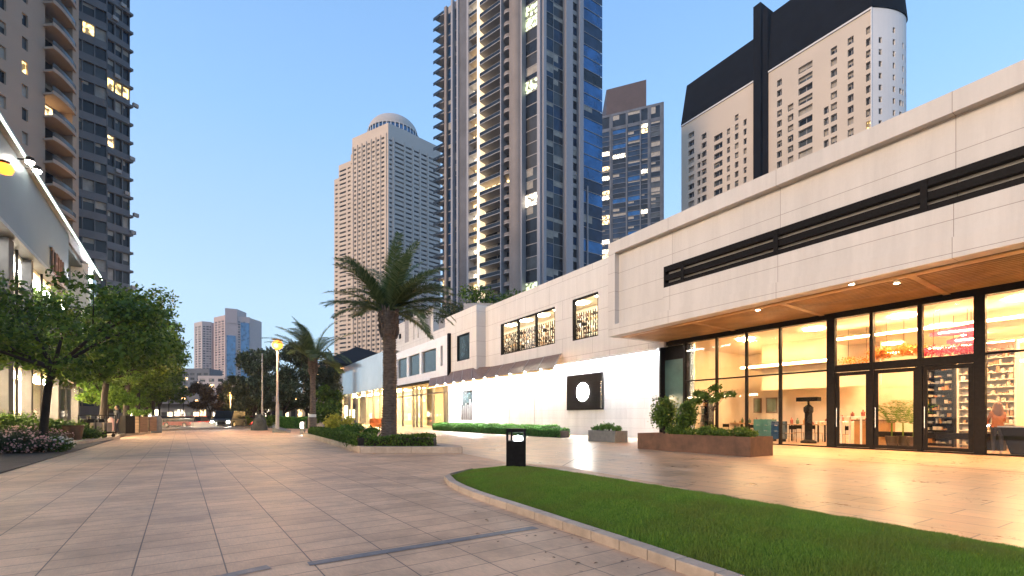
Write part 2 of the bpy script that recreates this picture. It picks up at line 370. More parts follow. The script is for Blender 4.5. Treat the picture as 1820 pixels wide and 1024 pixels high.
Q = np.stack([idx[:-1, :-1][q], idx[:-1, 1:][q], idx[1:, 1:][q], idx[1:, :-1][q]], 1)
tag(npmesh('lawn_soil', np.stack([gx.ravel(), gy.ravel(), gz.ravel()], 1), Q, 'grass_soil'), kind='structure')
nb = 460000
x = rng.uniform(min(xs), max(xs), nb*3); y = min(ys)+(max(ys)-min(ys))*rng.random(nb*3)**1.5
k = inside(inn, x, y); x, y = x[k][:nb], y[k][:nb]
v = HY+F*EYE/y; u = CX+F*x/y; k = ((u < 1850) & (v < 1160)) | (rng.random(len(x)) < .5); x, y = x[k], y[k]
nb = len(x); z = mound(x, y)-.02
h = (.02+.03*rng.random(nb)**1.5)*(1+.12*np.sin(x*5+2*np.sin(y*4))+.12*np.sin(x*13-y*9)); a = rng.random(nb)*6.283; wv = .0022+y*.00028
lean = rng.normal(size=(nb, 2))*.016
V = np.stack([np.stack([x-np.cos(a)*wv, y-np.sin(a)*wv, z], 1), np.stack([x+np.cos(a)*wv, y+np.sin(a)*wv, z], 1), np.stack([x+lean[:, 0], y+lean[:, 1], z+h], 1)], 1).reshape(-1, 3)
tag(npmesh('lawn_grass', V, np.arange(3*nb).reshape(-1, 3), 'grass_blade', per=3), 'dense short green grass covering the curved lawn', 'grass', kind='stuff')
print('blades', nb)
mb = MB()
for i in range(26):
    u, v = random.uniform(820, 1180), random.uniform(900, 1010)
    if v < 906+(u-900)*.37+8: v = 906+(u-900)*.37+random.uniform(6, 50)
    x0, y0 = gp(u, v); a = random.random()*6; r = random.uniform(.012, .03)
    mb.add([(x0+r*math.cos(a), y0+r*math.sin(a), .006), (x0+.4*r*math.cos(a+1.6), y0+.4*r*math.sin(a+1.6), .016), (x0-r*math.cos(a), y0-r*math.sin(a), .007), (x0-.4*r*math.cos(a+1.6), y0-.4*r*math.sin(a+1.6), .012)], [(0, 1, 2, 3)])
tag(mb.build('fallen_leaves', 'wood_dark'), 'scattered small brown fallen leaves on the paving by the lawn kerb', 'leaves', kind='stuff')
# ------------------------------------------------------------------ corner shop with the projecting upper box
def grid_wall(wall, wins, A, B, cols, rows, z0, z1, depth, pick, wm=0, frame=None, reveal=True):
    A = Vector((A[0], A[1])); B = Vector((B[0], B[1])); d = (B-A); LN = d.length; d /= LN; n = Vector((d.y, -d.x))
    P = lambda a, z, o=0: (A.x+d.x*a-n.x*o, A.y+d.y*a-n.y*o, z)
    cur = 0
    for ci, (a, b) in enumerate(cols):
        if a > cur+1e-4: wall.quad(P(cur, z0), P(a, z0), P(a, z1), P(cur, z1), wm)
        zc = z0
        for ri, (p, q) in enumerate(rows):
            mi = pick(ci, ri)
            if mi is None: continue
            if p > zc+1e-4: wall.quad(P(a, zc), P(b, zc), P(b, p), P(a, p), wm)
            if reveal:
                wall.quad(P(a, p), P(b, p), P(b, p, depth), P(a, p, depth), wm); wall.quad(P(a, q, depth), P(b, q, depth), P(b, q), P(a, q), wm)
                wall.quad(P(a, p), P(a, p, depth), P(a, q, depth), P(a, q), wm); wall.quad(P(b, p, depth), P(b, p), P(b, q), P(b, q, depth), wm)
            w = MB(); w.quad(P(a, p, depth), P(b, p, depth), P(b, q, depth), P(a, q, depth), mi)
            if frame:
                fm, fn = frame; t = .09
                for j in range(1, fn):
                    x = a+(b-a)*j/fn; w.quad(P(x-t, p, depth-.05), P(x+t, p, depth-.05), P(x+t, q, depth-.05), P(x-t, q, depth-.05), fm)
            if random.random() < .38 and mi in (0, 1, 6, 8):   # blinds drawn to different heights
                zb_ = q-(q-p)*random.choice([.25, .4, .6]); x0_, x1_ = (a, b) if random.random() < .5 else (a, (a+b)/2); w.quad(P(x0_, zb_, depth-.03), P(x1_, zb_, depth-.03), P(x1_, q, depth-.03), P(x0_, q, depth-.03), 2)
            wins.append(w); zc = q
        if z1 > zc+1e-4: wall.quad(P(a, zc), P(b, zc), P(b, z1), P(a, z1), wm)
        cur = b
    if LN > cur+1e-4: wall.quad(P(cur, z0), P(LN, z0), P(LN, z1), P(cur, z1), wm)

W0 = 22.5; SE = RF.s(1173, W0); S0 = -3.0        # SE: end of the glass front
shop = thing('corner_shop', 'cream panelled shop with black louvres, slatted timber soffit and tall lit glazing at the right', 'shop', (*RF.xy(8, 22), 0))
WF = 18.35; SB = RF.s(1081, WF)                   # front plane and far end of the box
def zso(s, w): return 5.74+.30*max(0, min(1.2, (SB-s)/16))*(W0-w)/(W0-WF)
def sprism(mb, s0, s1, w0, w1, zl, zh, m=0):
    c = [(s0, w0), (s1, w0), (s1, w1), (s0, w1)]
    mb.prism([(*RF.xy(s, w), zl(s, w)) for s, w in c], [(*RF.xy(s, w), zh(s, w)) for s, w in c], m)
ZT = 10.87
fx = MB()
# outer frame of the box (front at WF), recessed panel 0.28 behind
sl = RF.s(1087, WF)                               # inner edge of end frame
zb = lambda s, w: zso(s, WF)
sprism(fx, S0, SB, WF, WF+.6, lambda s, w: ZT-.62, lambda s, w: ZT)
sprism(fx, SB-(SB-sl)-.25, SB, WF, WF+.6, zb, lambda s, w: ZT-.62)
sprism(fx, S0, sl-.25, WF, WF+.6, zb, lambda s, w: zso(s, WF)+.62)
sr = RF.s(1178, WF+.1)                            # step of the panel below the louvres
zl0, zl1 = 7.6, 8.63
fx.fb(RF, S0, sl-.25, WF+.30, WF+.6, zl1, ZT-.62)                       # panel above louvres
sprism(fx, sr, sl-.25, WF+.30, WF+.6, lambda s, w: zso(s, WF)+.62, lambda s, w: zl1)
sprism(fx, S0, sr, WF+.12, WF+.6, lambda s, w: zso(s, WF)+.62, lambda s, w: zl0)
fx.fb(RF, S0, SB, WF+.6, WF+.7, 6.6, ZT-.1)                             # back of the box
fx.fb(RF, S0, SB, WF+.6, W0+10, ZT-.5, ZT-.12)                          # roof
sprism(fx, SB-.3, SB, WF+.7, W0+3, lambda s, w: zso(s, w)+.01, lambda s, w: ZT-.5)
fx.build('upper_wall', 'cladding', shop)
lv = MB(); lv.fb(RF, S0, sr, WF+.55, WF+.59, zl0, zl1); 
lv.fb(RF, S0, sr, WF+.16, WF+.5, zl1-.24, zl1); lv.fb(RF, S0, sr, WF+.16, WF+.5, zl0, zl0+.2); lv.fb(RF, sr-.1, sr, WF+.16, WF+.5, zl0+.2, zl1-.24)
lv.build('louvre_frame', 'black_metal', shop)
for z in (zl0+.37,):
    q = MB(); q.fb(RF, S0, sr-.1, WF+.18, WF+.40, z, z+.24); q.build('louvre', 'black_metal', shop)
for s in [RF.s(u_, WF+.2) for u_ in (1214, 1380, 1643)]:
    if s > S0: q = MB(); q.fb(RF, s-.09, s+.09, WF+.13, WF+.155, zl0+.02, zl1-.02); q.build('louvre_post', 'black_metal', shop)
lw = MB(); lw.fb(RF, S0, sr-.1, WF+.42, WF+.54, zl0+.16, zl0+.84); lw.build('backing_strip', 'cladding', shop)
# slatted timber soffit
sf = MB(); sprism(sf, S0, SB-.3, WF+.61, W0+.2, lambda s, w: zso(s, w)+.10, lambda s, w: zso(s, w)+.14, 1)
nsl = 22
for i in range(nsl):
    w = WF+.12+(W0-WF-.2)*i/nsl
    if w < WF+.62: continue
    s = S0
    while s < SB-.35:
        e = min(s+2.0, SB-.35); sprism(sf, s, e-.0, w, w+.075, lambda s, w: zso(s, w), lambda s, w: zso(s, w)+.09, 0); s = e
s = S0+1
while s < SB-.5: sprism(sf, s, s+.2, WF+.605, W0+.15, lambda s, w: zso(s, w)-.012, lambda s, w: zso(s, w)-.002, 0); s += 4.2
sprism(sf, S0, SB-.3, WF+.603, WF+.9, lambda s, w: zso(s, w)-.016, lambda s, w: zso(s, w)-.004, 0)
sf.build('soffit', ['wood_slat', 'wood_dark'], shop)
for u, v in ((1347, 552), (1514, 511), (1594, 507)):
    w = 20.6; t = T(u); d = 5.76 and (5.8-EYE)*F/(HY-v)
    X, Y = t*d, d; a = X*RF.D[0]+Y*RF.D[1]; w = X*RF.N[0]+Y*RF.N[1]
    zz = zso(a, w)-.03; q = MB(); q.lathe([(.0, zz-.004), (.08, zz-.004), (.085, zz-.015), (.11, zz-.015), (.11, zz+.02)], X, Y, 16)
    f = q.build('downlight', 'steel', shop); q = MB(); q.lathe([(.0, zz-.012), (.075, zz-.012), (.078, zz+.0)], X, Y, 16); q.build('bulb', 'spot_small', f)
    q = bpy.data.lights.new('downlight', 'SPOT'); q.energy = 950; q.color = (1, .56, .22); q.spot_size = R(110); q.spot_blend = .8; q.shadow_soft_size = .06
    o = bpy.data.objects.new('downlight_beam', q); col.objects.link(o); o.location = (X, Y, zz-.06)
# glazing
fr = MB(); S = lambda u: RF.s(u, W0)
ZG = 5.68
fr.fb(RF, S0, SE, W0-.06, W0+.30, ZG-.16, ZG+.19)                        # head
fr.fb(RF, S0, SE, W0-.05, W0+.08, .0, .06)                              # sill
bays = [(1218, .05), (1274, .045), (1327, .045), (1387, .05)]
for u, hw in bays: fr.fb(RF, S(u)-hw, S(u)+hw, W0-.07, W0+.09, .06, ZG-.16)
for u, hw in ((1478, .16), (1550, .06), (1636, .07), (1742, .15), (1850, .06), (2010, .07)):
    fr.fb(RF, S(u)-hw, S(u)+hw, W0-.09, W0+.11, .06, ZG-.16)
fr.fb(RF, S(1478), S(1218), W0-.055, W0+.075, 3.30, 3.37)
fr.fb(RF, S(1742)+.15, S(1478)-.16, W0-.075, W0+.09, 3.22, 3.52)
fr.fb(RF, S0, S(1742)-.15, W0-.055, W0+.075, 3.46, 3.53)
fr.build('window_frame', 'black_metal', shop)
edges = [1173, 1218, 1274, 1327, 1387, 1478, 1550, 1636, 1742, 1850, 2010, 2100]
for i in range(1, len(edges)-1):
    a, b = S(edges[i+1]) if i < len(edges)-2 else S0, S(edges[i])
    zm = 3.335 if i < 5 else 3.37 if i < 8 else 3.5
    q = MB(); q.fb(RF, a+.03, b-.03, W0, W0+.012, zm+.05, ZG-.18); q.build('window', 'glass_clear', shop)
    if not 5 <= i < 8: q = MB(); q.fb(RF, a+.03, b-.03, W0, W0+.012, .06, zm-.03); q.build('window', 'glass_clear', shop)
for i in (5, 6, 7):                              # three glazed doors
    a, b = S(edges[i+1])+(.17 if i == 7 else .08), S(edges[i])-(.17 if i == 5 else .08); t = .13
    q = MB(); w0, w1 = W0-.03, W0+.03
    q.fb(RF, a, a+t, w0, w1, .07, 3.2); q.fb(RF, b-t, b, w0, w1, .07, 3.2); q.fb(RF, a+t, b-t, w0, w1, 3.05, 3.2); q.fb(RF, a+t, b-t, w0, w1, .07, .2)
    dr = q.build('door', 'black_metal', shop)
    q = MB(); q.fb(RF, a+t-.01, b-t+.01, W0-.006, W0+.006, .19, 3.06); q.build('pane', 'glass_clear', dr)
    q = MB(); x, y = RF.xy(b-.07, W0-.10); q.bar((x, y, .9), (x, y, 1.7), .018, n=8)
    for z in (1.0, 1.6): x2, y2 = RF.xy(b-.07, W0-.03); q.bar((x, y, z), (x2, y2, z), .012, n=6)
    q.build('handle', 'steel', dr)
# recessed black doorway between glazing and white wall
q = MB(); a, b = S(1218)+.05, SE
q.fb(RF, b-.12, b, W0-.07, W0+.4, 0, ZG-.16); q.fb(RF, a, b-.12, W0+.35, W0+.45, 4.7, ZG-.16); q.fb(RF, a, a+.10, W0-.02, W0+.4, 0, ZG-.16); q.build('side_frame', 'black_metal', shop)
q = MB(); q.fb(RF, a+.1, b-.12, W0+.30, W0+.36, 0, 4.7); q.build('side_panel', 'glass_teal', shop)
q = MB(); q.fb(RF, S(1230), S(1218)-.05, W0+.15, W0+.25, 0, ZG-.2); q.build('post', 'steel', shop)
# interior shell
WB = 36.0
q = MB(); q.fb(RF, S0-2, SE, W0+.12, WB, -.02, .015); q.build('shop_floor', 'shop_floor', shop)
q = MB(); q.fb(RF, S0-2, SE, W0+.12, WB, ZG-.1, ZG+.0); q.fb(RF, S0-2, SE, WB, WB+.2, 0, ZG-.1); q.fb(RF, SE-.15, SE, W0+.45, WB, 0, ZG-.1); q.fb(RF, S0-2.2, S0-2, W0, WB, 0, ZG-.1)
q.fb(RF, 12.5, SE-.15, 31, 31.2, .015, ZG-.1); q.fb(RF, 10.5, 16.5, 27.6, 27.75, 2.9, ZG-.1)
q.fb(RF, -1.0, -.7, W0+5, WB, 0, ZG-.1)
q.build('inner_wall', 'cream_wall', shop)
q = MB()                                          # coved ceiling raft
q.fb(RF, 0, 12, 25.5, 27.5, 5.0, 5.12); q.fb(RF, 2, 16, 30.0, 31.6, 4.6, 4.72); q.fb(RF, 12.5, 17.5, 27, 34, 4.2, 4.35); q.build('ceiling_raft', 'cream_wall', shop)
for s0, s1, w, z in ((0.2, 11.8, 25.45, 5.03), (2.2, 15.8, 29.95, 4.64), (12.5, 17.4, 26.95, 4.26), (1, 9, 33, 4.0)):
    q = MB(); q.fb(RF, s0, s1, w-.05, w-.005, z, z+.07); q.build('light_strip', 'strip_warm', shop)
for s, w in [(s, w) for s in (1.5, 5, 8.5, 12, 15.5) for w in (24.4, 28.6, 33.0)]:
    x, y = RF.xy(s, w); q = MB(); q.lathe([(0, ZG-.16), (.42, ZG-.16), (.46, ZG-.11)], x, y, 20); q.build('ceiling_light', 'ceiling_panel', shop)

# ------------------------------------------------------------------ long white building behind
mid = thing('white_gallery_building', 'long white two storey building with stepped cladding and a floodlit ground floor wall', 'building', (*RF.xy(40, 23), 0))
s1, s2 = RF.s(867, 22.5), RF.s(802.5, 21.5)       # main block SE..s1, stepped block s1..s2
ZR, ZL = 12.05, 5.45
def WN(ua, ub, va, vb, w): return (RF.s(ub, w), RF.s(ua, w), RF.z(ub, 0*ub+vb, w), RF.z(ub, va, w))
wl = MB()
wn = []
w1 = (RF.s(991, 22.5), RF.s(894, 22.5), RF.z(991, 611, 22.5), RF.z(991, 545.5, 22.5))
w2 = (RF.s(1068, 22.5), RF.s(1022, 22.5), RF.z(1022, 607, 22.5), RF.z(1022, 534, 22.5))
def wframe(root, fr_, s0, s1_, z0, z1, w, panes, mats, dep=.30):
    f = MB(); t = .09
    f.fb(fr_, s0, s0+t, w+.02, w+dep, z0, z1); f.fb(fr_, s1_-t, s1_, w+.02, w+dep, z0, z1); f.fb(fr_, s0+t, s1_-t, w+.02, w+dep, z1-t, z1); f.fb(fr_, s0+t, s1_-t, w+.02, w+dep, z0, z0+t)
    for i in range(1, panes): x = s0+(s1_-s0)*i/panes; f.fb(fr_, x-.05, x+.05, w+.08, w+dep, z0+t, z1-t)
    o = f.build('window', 'black_metal', root)
    for i in range(panes):
        a, b = s0+(s1_-s0)*i/panes, s0+(s1_-s0)*(i+1)/panes
        q = MB(); q.fb(fr_, a+.05, b-.05, w+dep*.6, w+dep*.6+.01, z0+t, z1-t); q.build('pane', mats[i % len(mats)], o)
    return o
def upper(mb, sa, sb, w, z0, z1, holes, th=.3):    # wall slab with rectangular holes, from sa (near) to sb (far)
    cur = sa
    for (a, b, p, q) in sorted(holes):
        mb.fb(RF, cur, a, w, w+th, z0, z1); mb.fb(RF, a, b, w, w+th, z0, p); mb.fb(RF, a, b, w, w+th, q, z1); cur = b
    mb.fb(RF, cur, sb, w, w+th, z0, z1)
upper(wl, SB-.5, s1, 22.25, ZL, ZR, [w1, w2], .35)
w3 = (RF.s(834.5, 21.25), RF.s(812, 21.25), RF.z(834, 638, 21.25), RF.z(834, 590, 21.25))
upper(wl, s1, s2+1.2, 21.25, ZL, ZR+.15, [w3], .35)
wl.fb(RF, s1, s1+.35, 21.6, 22.6, ZL, ZR+.15)
wl.fb(RF, SB-.5, s2+1.2, 22.6, 34, ZR-.6, ZR-.3)
wl.fb(RF, s2+.9, s2+1.2, 21.6, 34, 0, ZR+.1)
wl.build('upper_wall', 'cladding_mid', mid)
wframe(mid, RF, *w1, 22.25, 3, ['glass_clear']); wframe(mid, RF, *w2, 22.25, 1, ['glass_clear']); wframe(mid, RF, *w3, 21.25, 1, ['glass_upper'])
# rooms behind the two lit upper windows
for (a, b, p, q_), strip_ in (((20.0, s2-1, min(w1[2], w2[2]), max(w1[3], w2[3])), 'ceiling_white'),):
    q = MB(); q.fb(RF, a-.6, b+.6, 26, 26.1, p-.4, q_+.5); q.fb(RF, a-.6, b+.6, 22.7, 26, p-.5, p-.4); q.fb(RF, a-.6, b+.6, 22.7, 26, q_+.4, q_+.5); q.fb(RF, a-.7, a-.6, 22.7, 26, p-.4, q_+.4); q.fb(RF, b+.6, b+.7, 22.7, 26, p-.4, q_+.4)
    q.build('inner_wall', 'cream_wall', mid)
    q = MB(); n_ = max(1, int((b-a)/2.6))
    for i in range(n_):
        c = a+(b-a)*(i+.5)/n_; q.fb(RF, c-.5, c+.5, 24.0, 24.8, q_+.32, q_+.38)
    q.build('ceiling_light', strip_, mid)
    q = MB()
    for i in range(int((b-a)/.28)) if a > 0 else ():               # racks of stock seen through the panes
        c = a+.1+i*.28
        q.fb(RF, c, c+.03, 24.9, 25.0, p-.4, q_-.2, 0)
        for j in range(9):
            z = p-.3+j*(q_-p)/9
            if random.random() < .75: q.fb(RF, c+.04, c+.24*random.uniform(.4, 1.1), 24.85, 25.1, z, z+random.uniform(.08, .28), random.choice([0, 1, 2, 3, 4]))
    q.build('rack', ['black_metal', 'wood_table', 'corten', 'shop_white', 'grey_metal'], mid)
# floodlit ground floor wall, set back under the upper wall, with the strip that washes it
WLW = 22.55
gl = MB(); sw = RF.s(796, 21.6)
pd = (RF.s(840, WLW), RF.s(819, WLW), 1.0, 4.2)
cur = SE
gl.fb(RF, SE-.02, pd[0], WLW, WLW+.3, 0, ZL+.1); gl.fb(RF, pd[0], pd[1], WLW, WLW+.3, 0, pd[2]); gl.fb(RF, pd[0], pd[1], WLW, WLW+.3, pd[3], ZL+.1); gl.fb(RF, pd[1], sw, WLW, WLW+.3, 0, ZL+.1)
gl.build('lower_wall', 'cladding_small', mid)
q = MB(); q.fb(RF, SE-.02, s1, 22.30, WLW, ZL+.02, ZL+.1); q.fb(RF, s1, sw, 21.3, WLW, ZL+.02, ZL+.1); q.build('wall_underside', 'white_render', mid)
q = MB(); q.fb(RF, SE+.5, RF.s(1000, 22.5), 22.38, 22.44, ZL-.03, ZL+.012); q.build('light_strip', 'strip_white', mid)
q = MB(); q.fb(RF, RF.s(866, 22.5), RF.s(1000, 22.5), 22.38, 22.44, ZL-.03, ZL+.012); q.build('light_strip', 'strip_white', mid)
q = MB(); q.fb(RF, s1+.4, sw-.3, 21.45, 21.52, ZL-.03, ZL+.012); q.build('light_strip', 'strip_white', mid)
q = MB(); q.fb(RF, pd[0], pd[1], WLW+.2, WLW+.25, pd[2], pd[3]); fpan = q.build('window', 'glass_upper', mid)
q = MB(); 
for i in range(7): s = pd[0]+.35+i*.5; x, y = RF.xy(s, WLW+.12); h = random.uniform(1.2, 2.6); q.bar((x, y, pd[2]), (x, y, pd[2]+h), .10, n=6); q.bar((x, y, pd[2]+h), (x+.02, y, pd[2]+h+.3), .08, n=6)
q.build('figure', 'grey_metal', fpan)
for ua in (872, 905, 950):                       # faint panel seams of the closed shopfront
    s = RF.s(ua, WLW); q = MB(); q.fb(RF, s-.015, s+.015, WLW-.02, WLW, .5, 4.3); q.build('seam', 'grey_metal', mid)
q = MB(); q.fb(RF, SE, s1, 22.25, 22.30, ZL-.16, ZL-.002); q.fb(RF, s1, sw, 21.25, 21.30, ZL-.16, ZL-.002); q.build('spill_shield', 'white_render', mid)  # added shield that keeps the strip's light off the far paving
# dark display panel with a round lamp
sg = thing('wall_display', 'square black display panel with a glaring round white lamp on the floodlit wall', 'display panel', (*RF.xy(22.7, 22.4), 3))
a, b = RF.s(1073.5, WLW), RF.s(1010, WLW); za, zc = RF.z(1073, 728, WLW), RF.z(1073, 661, WLW)
q = MB(); q.fb(RF, a, b, WLW-.16, WLW, za, zc); q.build('panel', 'black_metal', sg, bevel=.02)
q = MB(); q.fb(RF, a+.06, a+.10, WLW-.20, WLW-.165, za+.1, zc-.6); q.build('rail', 'steel', sg)
def disc(fr_, s, w, z, r, th, n=24):
    m = MB(); c = fr_.xy(s, w); e = fr_.xy(s, w-th)
    A = [(c[0]+fr_.D[0]*r*math.cos(2*math.pi*i/n), c[1]+fr_.D[1]*r*math.cos(2*math.pi*i/n), z+r*math.sin(2*math.pi*i/n)) for i in range(n)]
    B = [(p[0]+e[0]-c[0], p[1]+e[1]-c[1], p[2]) for p in A]; m.prism(A, B); return m
sL, zL = RF.s(1039, WLW), RF.z(1039, 697, WLW)
disc(RF, sL, WLW-.165, zL, .66, .04).build('lamp', 'logo_light', sg)
# awning
aw = MB(); ribs = []
sA, sB = RF.s(998, 21), RF.s(772, 21)
pa = lambda s, t: (*RF.xy(s+(1-t)*1.6, (22.2 if s+1.6 < s1 else 21.2)*(1-t)+20.3*t), 6.15-1.37*t)
nr = 11
for i in range(nr):
    a, b = sA+(sB-sA)*i/nr, sA+(sB-sA)*(i+1)/nr
    A = [pa(a, 0), pa(b, 0), pa(b, 1), pa(a, 1)]; aw.prism([(x, y, z-.05) for x, y, z in A], A)
ao = aw.build('awning', 'awning_brown', mid)
for i in range(nr+1):
    s = sA+(sB-sA)*i/nr; q = MB(); p, e = Vector(pa(s, 0)), Vector(pa(s, 1)); q.prism([tuple(p+Vector((0, 0, .01))), tuple(p+Vector((RF.D[0]*.09, RF.D[1]*.09, .01))), tuple(e+Vector((RF.D[0]*.09, RF.D[1]*.09, .01))), tuple(e+Vector((0, 0, .01)))],
        [tuple(p+Vector((0, 0, .04))), tuple(p+Vector((RF.D[0]*.09, RF.D[1]*.09, .04))), tuple(e+Vector((RF.D[0]*.09, RF.D[1]*.09, .04))), tuple(e+Vector((0, 0, .04)))]); q.build('rib', 'grey_metal', ao)
q = MB(); q.fb(RF, sA, sB, 20.24, 20.32, 4.66, 4.84); q.build('edge_beam', 'wood_slat', ao)
q = MB(); q.fb(RF, sA+.1, sB-.1, 20.34, 20.37, 4.66, 4.70); q.build('light_strip', 'strip_warm', ao)
for i in range(10):
    s = sA+1.4+i*(sB-sA-2)/10; x, y = RF.xy(s, 20.16); q = MB(); q.lathe([(0, 4.72), (.05, 4.74), (.06, 4.79), (.05, 4.84), (0, 4.86)], x, y, 10); q.build('bulb', 'lamp_white', ao)

# white framed block with three dark windows
blk = thing('white_framed_shop', 'white shop block with a thick picture frame front around three upper windows', 'shop', (*RF.xy(60, 22), 0))
WB2 = 21.0; e0, e1 = RF.s(795.5, WB2), RF.s(688, WB2); zb0, zb1 = 5.66, 10.2
hs = [(RF.s(ub, WB2), RF.s(ua, WB2), 6.6, 9.2) for ua, ub in ((706, 723), (726, 745.5), (749, 775))]
q = MB(); upper(q, e0, e1, WB2, zb0, zb1, hs+[(RF.s(787, WB2), RF.s(783, WB2), 7.0, 9.2)], .4); q.build('upper_wall', 'white_render', blk)
q = MB(); q.fb(RF, RF.s(787, WB2), RF.s(783, WB2), WB2+.2, WB2+.3, 7, 9.2); q.build('slot', 'grey_metal', blk)
q = MB(); q.fb(RF, e0-.35, e0, WB2-.05, WB2+.6, zb0-.15, zb1+.1); q.fb(RF, e0, e1, WB2-.02, WB2+.8, zb0-.2, zb0); q.build('trim', 'black_metal', blk)
q = MB(); q.fb(RF, e0, e1+14, 22.8, 23.1, zb0, 11.95); q.fb(RF, e0, e1, WB2+.4, 22.8, zb1-.4, zb1-.1); q.build('parapet_wall', 'cladding_mid', blk)
for h, m in zip(hs, ('glass_upper', 'glass_upper', 'glass_upper')):
    q = MB(); q.fb(RF, h[0], h[1], WB2+.25, WB2+.3, h[2], h[3]); q.build('window', m, blk)
q = MB(); q.fb(RF, e0, e1, 22.6, 22.66, 0, zb0-.2); q.build('window', 'glass_shop_far', blk)
q = MB()
for u in (704, 716, 735, 741, 749, 770, 791, 797): s = RF.s(u, 22.6); q.fb(RF, s-.12, s+.12, 22.45, 22.75, 0, zb0-.2)
q.fb(RF, e0, e1, 22.5, 22.72, 4.2, 4.35); q.build('window_frame', 'grey_metal', blk)
q = MB(); q.fb(RF, e0, e1+26, 28, 28.2, 0, 6); q.fb(RF, e0, e1+26, 22.8, 28, 5.6, 5.7); q.fb(RF, e0, e1+26, 22.8, 28, -.02, .02); q.build('inner_wall', 'cream_wall', blk)
for i in range(9): s = e0+2+i*5.6; x, y = RF.xy(s, 25); q = MB(); q.fb(RF, s-.9, s+.9, 24.6, 25.4, 5.5, 5.56); q.build('ceiling_light', 'ceiling_panel', blk)
# glazed pavilion with rounded corner
pv = thing('glass_pavilion', 'rounded pale glass pavilion with shiny upper band and lit ground floor beside the dark canopy', 'pavilion', (*RF.xy(85, 22), 0))
p0, p1 = e1, RF.s(590, WB2)
def arc(w, r, n=8):
    cs, cw = p1, w+r; return [RF.xy(cs+r*math.sin(a), cw-r*math.cos(a)) for a in [math.pi/2*i/n for i in range(n+1)]]
path = [RF.xy(p0, WB2)]+arc(WB2, 4.5)
m = MB()
for i in range(len(path)-1):
    a, b = path[i+1], path[i]; m.add([(*a, 5.7), (*b, 5.7), (*b, 11.2), (*a, 11.2)], [(0, 1, 2, 3)])
m.add([(*p, 11.2) for p in path]+[(*RF.xy(p0, 30), 11.2)], [tuple(range(len(path)+1))])
m.add([(*p, 5.7) for p in path]+[(*RF.xy(p0, 30), 5.7)], [tuple(range(len(path)+1))])
mat('glazed_band', (.50, .56, .58), .10, metal=.35, var=.12, scale=.25, spec=.9)
m.build('upper_band', 'glazed_band', pv)
m = MB(); pin = [RF.xy(p0, WB2+.8)]+arc(WB2+.8, 3.7)
for i in range(len(pin)-1): m.add([(*pin[i+1], 0), (*pin[i], 0), (*pin[i], 5.7), (*pin[i+1], 5.7)], [(0, 1, 2, 3)])
m.build('window', 'glass_shop_far', pv)
m = MB(); m.fb(RF, p0, p1+4, 27, 27.2, 0, 5.7); m.build('inner_wall', 'cream_wall', pv)
for i in range(5): s = p0+3+i*7; q = MB(); q.fb(RF, s-1.2, s+1.2, 23.6, 24.6, 5.4, 5.5); q.build('ceiling_light', 'ceiling_panel', pv)
q = MB()
for u in (610, 625, 638, 652, 664, 676, 690): s = RF.s(u, WB2+.8); q.fb(RF, s-.15, s+.15, WB2+.6, WB2+.95, 0, 5.7)
q.build('window_frame', 'grey_metal', pv)
q = MB(); s = RF.s(593, 20.4); x, y = RF.xy(s, 20.4); q.lathe([(.55, 0), (.55, 11.4), (0, 11.4)], x, y, 14); q.build('pillar', 'grey_metal', pv)
# dark hipped canopy behind it
cp = thing('dark_canopy', 'dark hipped canopy roof with warm lit underside beyond the glass pavilion', 'canopy', (*RF.xy(112, 24), 0))
q = MB(); P = [RF.xy(100, 17), RF.xy(128, 17), RF.xy(128, 40), RF.xy(100, 40)]; c = RF.xy(112, 27)
q.add([(*p, 12.2) for p in P]+[(*c, 17.5)]+[(*p, 11.7) for p in P], [(0, 1, 4), (1, 2, 4), (2, 3, 4), (3, 0, 4), (0, 5, 6, 1), (1, 6, 7, 2), (2, 7, 8, 3), (3, 8, 5, 0)]); q.build('roof', 'black_metal', cp)
q = MB(); q.add([(*p, 11.72) for p in P], [(0, 1, 2, 3)]); q.build('soffit', 'wood_slat', cp)
q = MB()
for s, w in ((101, 18), (127, 18), (127, 39), (101, 39)): q.fb(RF, s-.3, s+.3, w-.3, w+.3, 0, 11.7)
q.build('pillar', 'grey_metal', cp)
q = MB(); q.fb(RF, 104, 124, 20, 20.3, 11.5, 11.6); q.build('light_strip', 'strip_warm', cp)
# low service blocks on the roof behind
lb = thing('rooftop_plant_room', 'plain beige rooftop block behind the white shops', 'rooftop block', (*RF.xy(70, 30), 0))
q = MB(); a, b = RF.s(770, 27), RF.s(704, 27); q.fb(RF, a, b, 27, 34, 8, RF.z(735, 563, 27)); q.build('wall', 'cladding_mid', lb)
q = MB(); s = RF.s(712, 26.9); q.fb(RF, s, s+.8, 26.85, 27, 15, 15.8); q.build('vent', 'black_metal', lb)
for u in (735.5, 743.0):
    x, y = RF.xy(RF.s(u, 26), 26); q = MB(); q.bar((x, y, 11), (x, y, 23), .07, n=6)
    tag(q.build('mast', 'grey_metal'), 'thin grey mast, %s of the two beside the beige rooftop block' % ('left' if u < 740 else 'right'), 'mast', 'masts on the shop roof')
